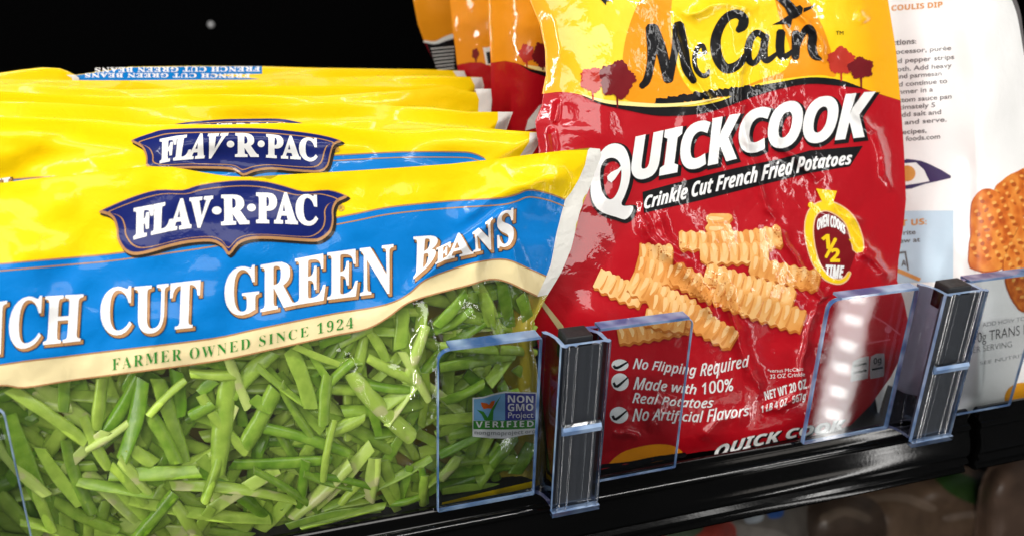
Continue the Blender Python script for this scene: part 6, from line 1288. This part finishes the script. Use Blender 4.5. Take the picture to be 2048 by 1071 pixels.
def plate_xy(name, loop, z0, z1, root, face, edge, bevel=0.0004):
    n = len(loop)
    v = [(x, y, z0) for x, y in loop]+[(x, y, z1) for x, y in loop]
    f = [tuple(range(n-1, -1, -1)), tuple(range(n, 2*n))]+[(i, (i+1) % n, n+(i+1) % n, n+i) for i in range(n)]
    o = mesh_obj(name, v, f, [face, edge], root, [1, 1]+[0]*n, smooth=False)
    me = o.data
    me.polygons.foreach_set('use_smooth', np.array([len(p.vertices) == 4 for p in me.polygons])); me.set_sharp_from_angle(angle=math.radians(50))
    return o
def round_rect(x0, x1, z0, z1, rs, n=6):
    """corner radii in the order lower left, lower right, upper right, upper left; counter-clockwise"""
    out = []
    for (cx, cz, a0), r in zip(((x0, z0, 180), (x1, z0, 270), (x1, z1, 0), (x0, z1, 90)), rs):
        sx = 1 if cx == x0 else -1; sz = 1 if cz == z0 else -1
        for i in range(n+1):
            a = math.radians(a0+90*i/n)
            out.append((cx+sx*r+r*math.cos(a), cz+sz*r+r*math.sin(a)))
    return out
CG = 'clear dividers clipped over the shelf rail'
def divider():
    root = empty('shelf_divider', (-0.0105, -0.007, 0.0), 'clear acrylic shelf divider between the bean bags and the fry bag', 'divider', CG)
    plate_xz('wing_panel', round_rect(-0.0597, -0.0222, 0.0030, 0.0692, (0.0008, 0.0008, 0.0008, 0.0042)), -0.0038, -0.0016, root, acr, rim)
    plate_xz('wing_panel', round_rect(-0.0010, 0.0374, 0.0030, 0.0692, (0.0008, 0.0008, 0.0030, 0.0008)), -0.0034, -0.0022, root, acr, rim)
    plate_xy('top_lip', [(-0.0556, 0.0008), (-0.0556, -0.0046), (-0.0236, -0.0046), (-0.0236, 0.0008)], 0.0693, 0.0703, root, rim, rim)
    plate_xy('top_lip', [(-0.0008, 0.0008), (-0.0008, -0.0046), (0.0346, -0.0046), (0.0346, 0.0008)], 0.0693, 0.0703, root, rim, rim)
    # side walls coming forward from the wings to the front plate
    plate_xy('side_wall', [(-0.0220, -0.0016), (-0.0220, -0.0034), (-0.0205, -0.0050), (-0.0196, -0.0080), (-0.0194, -0.0130), (-0.0178, -0.0130), (-0.0180, -0.0080), (-0.0190, -0.0044), (-0.0204, -0.0018)], 0.0035, 0.0706, root, acr_side, rim)
    plate_xy('side_wall', [(-0.0052, -0.0014), (-0.0066, -0.0030), (-0.0052, -0.0052), (-0.0034, -0.0074), (-0.0030, -0.0130), (-0.0014, -0.0130), (-0.0016, -0.0066), (-0.0038, -0.0040), (-0.0042, -0.0030), (-0.0026, -0.0034), (-0.0014, -0.0034), (-0.0014, -0.0016)], 0.0035, 0.0702, root, acr_side, rim)
    # front plate with a rib along each long edge
    xs = np.linspace(-0.0196, -0.0013, 91); loop = []
    for x in xs:
        u = (x+0.0196)/0.0183
        y = -0.0146-0.0011*math.exp(-((u-0.07)/0.05)**2)-0.0011*math.exp(-((u-0.93)/0.05)**2)-0.0009*math.exp(-((u-0.27)/0.03)**2)-0.0009*math.exp(-((u-0.74)/0.03)**2)
        loop.append((float(x), y))
    loop += [(-0.0013, -0.0132), (-0.0196, -0.0132)]
    fp = plate_xy('front_plate', loop, 0.0030, 0.0708, root, acr_front, rim)
    for p in fp.data.polygons:
        if len(p.vertices) == 4 and abs(p.normal.x) > 0.9: p.material_index = 1
    plate_xy('front_lip', [(-0.0198, -0.0132), (-0.0198, -0.0158), (-0.0011, -0.0158), (-0.0011, -0.0132)], 0.0010, 0.0029, root, acr_front, rim)
    extr = [(-0.0147, 0.0352), (-0.0164, 0.0362), (-0.0168, 0.0380), (-0.0160, 0.0392), (-0.0147, 0.0396)]
    n = len(extr); v = [(-0.0178, y, z) for y, z in extr]+[(-0.0032, y, z) for y, z in extr]
    cbar = mesh_obj('cross_bar', v, [(i, n+i, n+i+1, i+1) for i in range(n-1)]+[(n-1, 2*n-1, n, 0), tuple(range(n)), tuple(range(2*n-1, n-1, -1))], [acr_front, rim], root, [0, 1, 1, 0, 0, 1, 1], smooth=False)
    box('black_insert', -0.0172, -0.0072, -0.0126, -0.0046, 0.0620, 0.0728, insert_m, root, 0.0006)
    box('backing_strip', -0.0188, -0.0032, -0.0128, -0.0112, 0.0040, 0.0690, strip_m, root, 0.0003)
    return root
div0 = divider()
def copy_tree(o, parent=None):
    c = o.copy(); COL.objects.link(c)
    if parent is not None: c.parent = parent
    for ch in list(o.children): copy_tree(ch, c)
    return c
d2 = copy_tree(div0); d2.location.x += 0.1635; d2.scale.x = 1.15; d2['label'] = 'clear acrylic shelf divider between the fry bag and the white waffle fry bag'
d3 = copy_tree(div0); d3.location.x -= 0.2265; d3['label'] = 'clear acrylic divider cut off at the lower left edge, before the bean pieces'

# ------------------------------------------------------------------ produce on the shelf below
low = empty('lower_shelf', (0.3, 0.25, -0.45), 'dark lower shelf holding dim produce bags', 'shelf')
box('deck', -0.6, 1.2, 0.02, 0.61, -0.462, -0.45, deck_m, low)
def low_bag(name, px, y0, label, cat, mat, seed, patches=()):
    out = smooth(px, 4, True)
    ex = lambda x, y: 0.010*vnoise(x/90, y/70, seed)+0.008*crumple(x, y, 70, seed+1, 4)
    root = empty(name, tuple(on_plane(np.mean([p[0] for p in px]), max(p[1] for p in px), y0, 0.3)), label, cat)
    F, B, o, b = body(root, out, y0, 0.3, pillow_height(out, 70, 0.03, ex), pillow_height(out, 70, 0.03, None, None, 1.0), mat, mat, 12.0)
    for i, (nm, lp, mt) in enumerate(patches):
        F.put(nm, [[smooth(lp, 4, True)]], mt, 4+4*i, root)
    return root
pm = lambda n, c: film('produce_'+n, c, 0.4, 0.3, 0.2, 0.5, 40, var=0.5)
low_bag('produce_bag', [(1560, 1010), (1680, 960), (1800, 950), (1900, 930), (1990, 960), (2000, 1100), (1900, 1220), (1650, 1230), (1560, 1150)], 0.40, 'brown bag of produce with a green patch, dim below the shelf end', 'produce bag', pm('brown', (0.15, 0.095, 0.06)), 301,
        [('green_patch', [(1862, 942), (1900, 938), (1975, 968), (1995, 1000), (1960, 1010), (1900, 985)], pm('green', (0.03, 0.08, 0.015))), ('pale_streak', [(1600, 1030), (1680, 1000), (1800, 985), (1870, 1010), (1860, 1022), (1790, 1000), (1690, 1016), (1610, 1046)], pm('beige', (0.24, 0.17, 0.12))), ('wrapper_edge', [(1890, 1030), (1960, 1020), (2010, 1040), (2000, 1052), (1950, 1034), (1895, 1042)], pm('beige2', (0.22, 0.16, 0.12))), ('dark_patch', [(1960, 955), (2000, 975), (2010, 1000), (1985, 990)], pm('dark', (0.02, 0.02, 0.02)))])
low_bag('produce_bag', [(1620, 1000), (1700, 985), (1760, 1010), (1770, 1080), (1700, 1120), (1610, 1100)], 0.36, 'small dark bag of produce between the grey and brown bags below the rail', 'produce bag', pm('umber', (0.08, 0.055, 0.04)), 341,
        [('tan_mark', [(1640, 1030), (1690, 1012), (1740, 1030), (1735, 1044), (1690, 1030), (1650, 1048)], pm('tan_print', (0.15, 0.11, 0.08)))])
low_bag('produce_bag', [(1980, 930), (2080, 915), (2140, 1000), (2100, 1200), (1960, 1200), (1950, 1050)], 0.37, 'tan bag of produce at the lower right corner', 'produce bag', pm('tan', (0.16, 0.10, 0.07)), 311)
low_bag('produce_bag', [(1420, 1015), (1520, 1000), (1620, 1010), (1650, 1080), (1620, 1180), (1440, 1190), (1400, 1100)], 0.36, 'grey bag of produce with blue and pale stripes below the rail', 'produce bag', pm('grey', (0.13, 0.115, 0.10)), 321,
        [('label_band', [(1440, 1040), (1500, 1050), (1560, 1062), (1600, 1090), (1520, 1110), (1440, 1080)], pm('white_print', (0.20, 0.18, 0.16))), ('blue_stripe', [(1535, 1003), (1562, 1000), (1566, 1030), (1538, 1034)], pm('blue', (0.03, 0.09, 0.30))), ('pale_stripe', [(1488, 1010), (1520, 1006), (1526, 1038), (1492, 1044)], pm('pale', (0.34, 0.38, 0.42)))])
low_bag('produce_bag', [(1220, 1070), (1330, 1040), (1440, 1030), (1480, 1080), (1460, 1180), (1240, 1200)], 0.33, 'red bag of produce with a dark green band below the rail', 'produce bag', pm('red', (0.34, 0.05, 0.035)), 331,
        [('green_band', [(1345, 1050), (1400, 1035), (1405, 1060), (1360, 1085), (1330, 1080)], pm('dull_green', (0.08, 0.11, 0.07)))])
area('low_fill', (0.52, -0.62, -0.18), (0.2, 0.2, -0.15), 0.16, 0.16, 0.10, (1, 0.93, 0.85))  # added fill for the dim low bags and a gleam on the rail
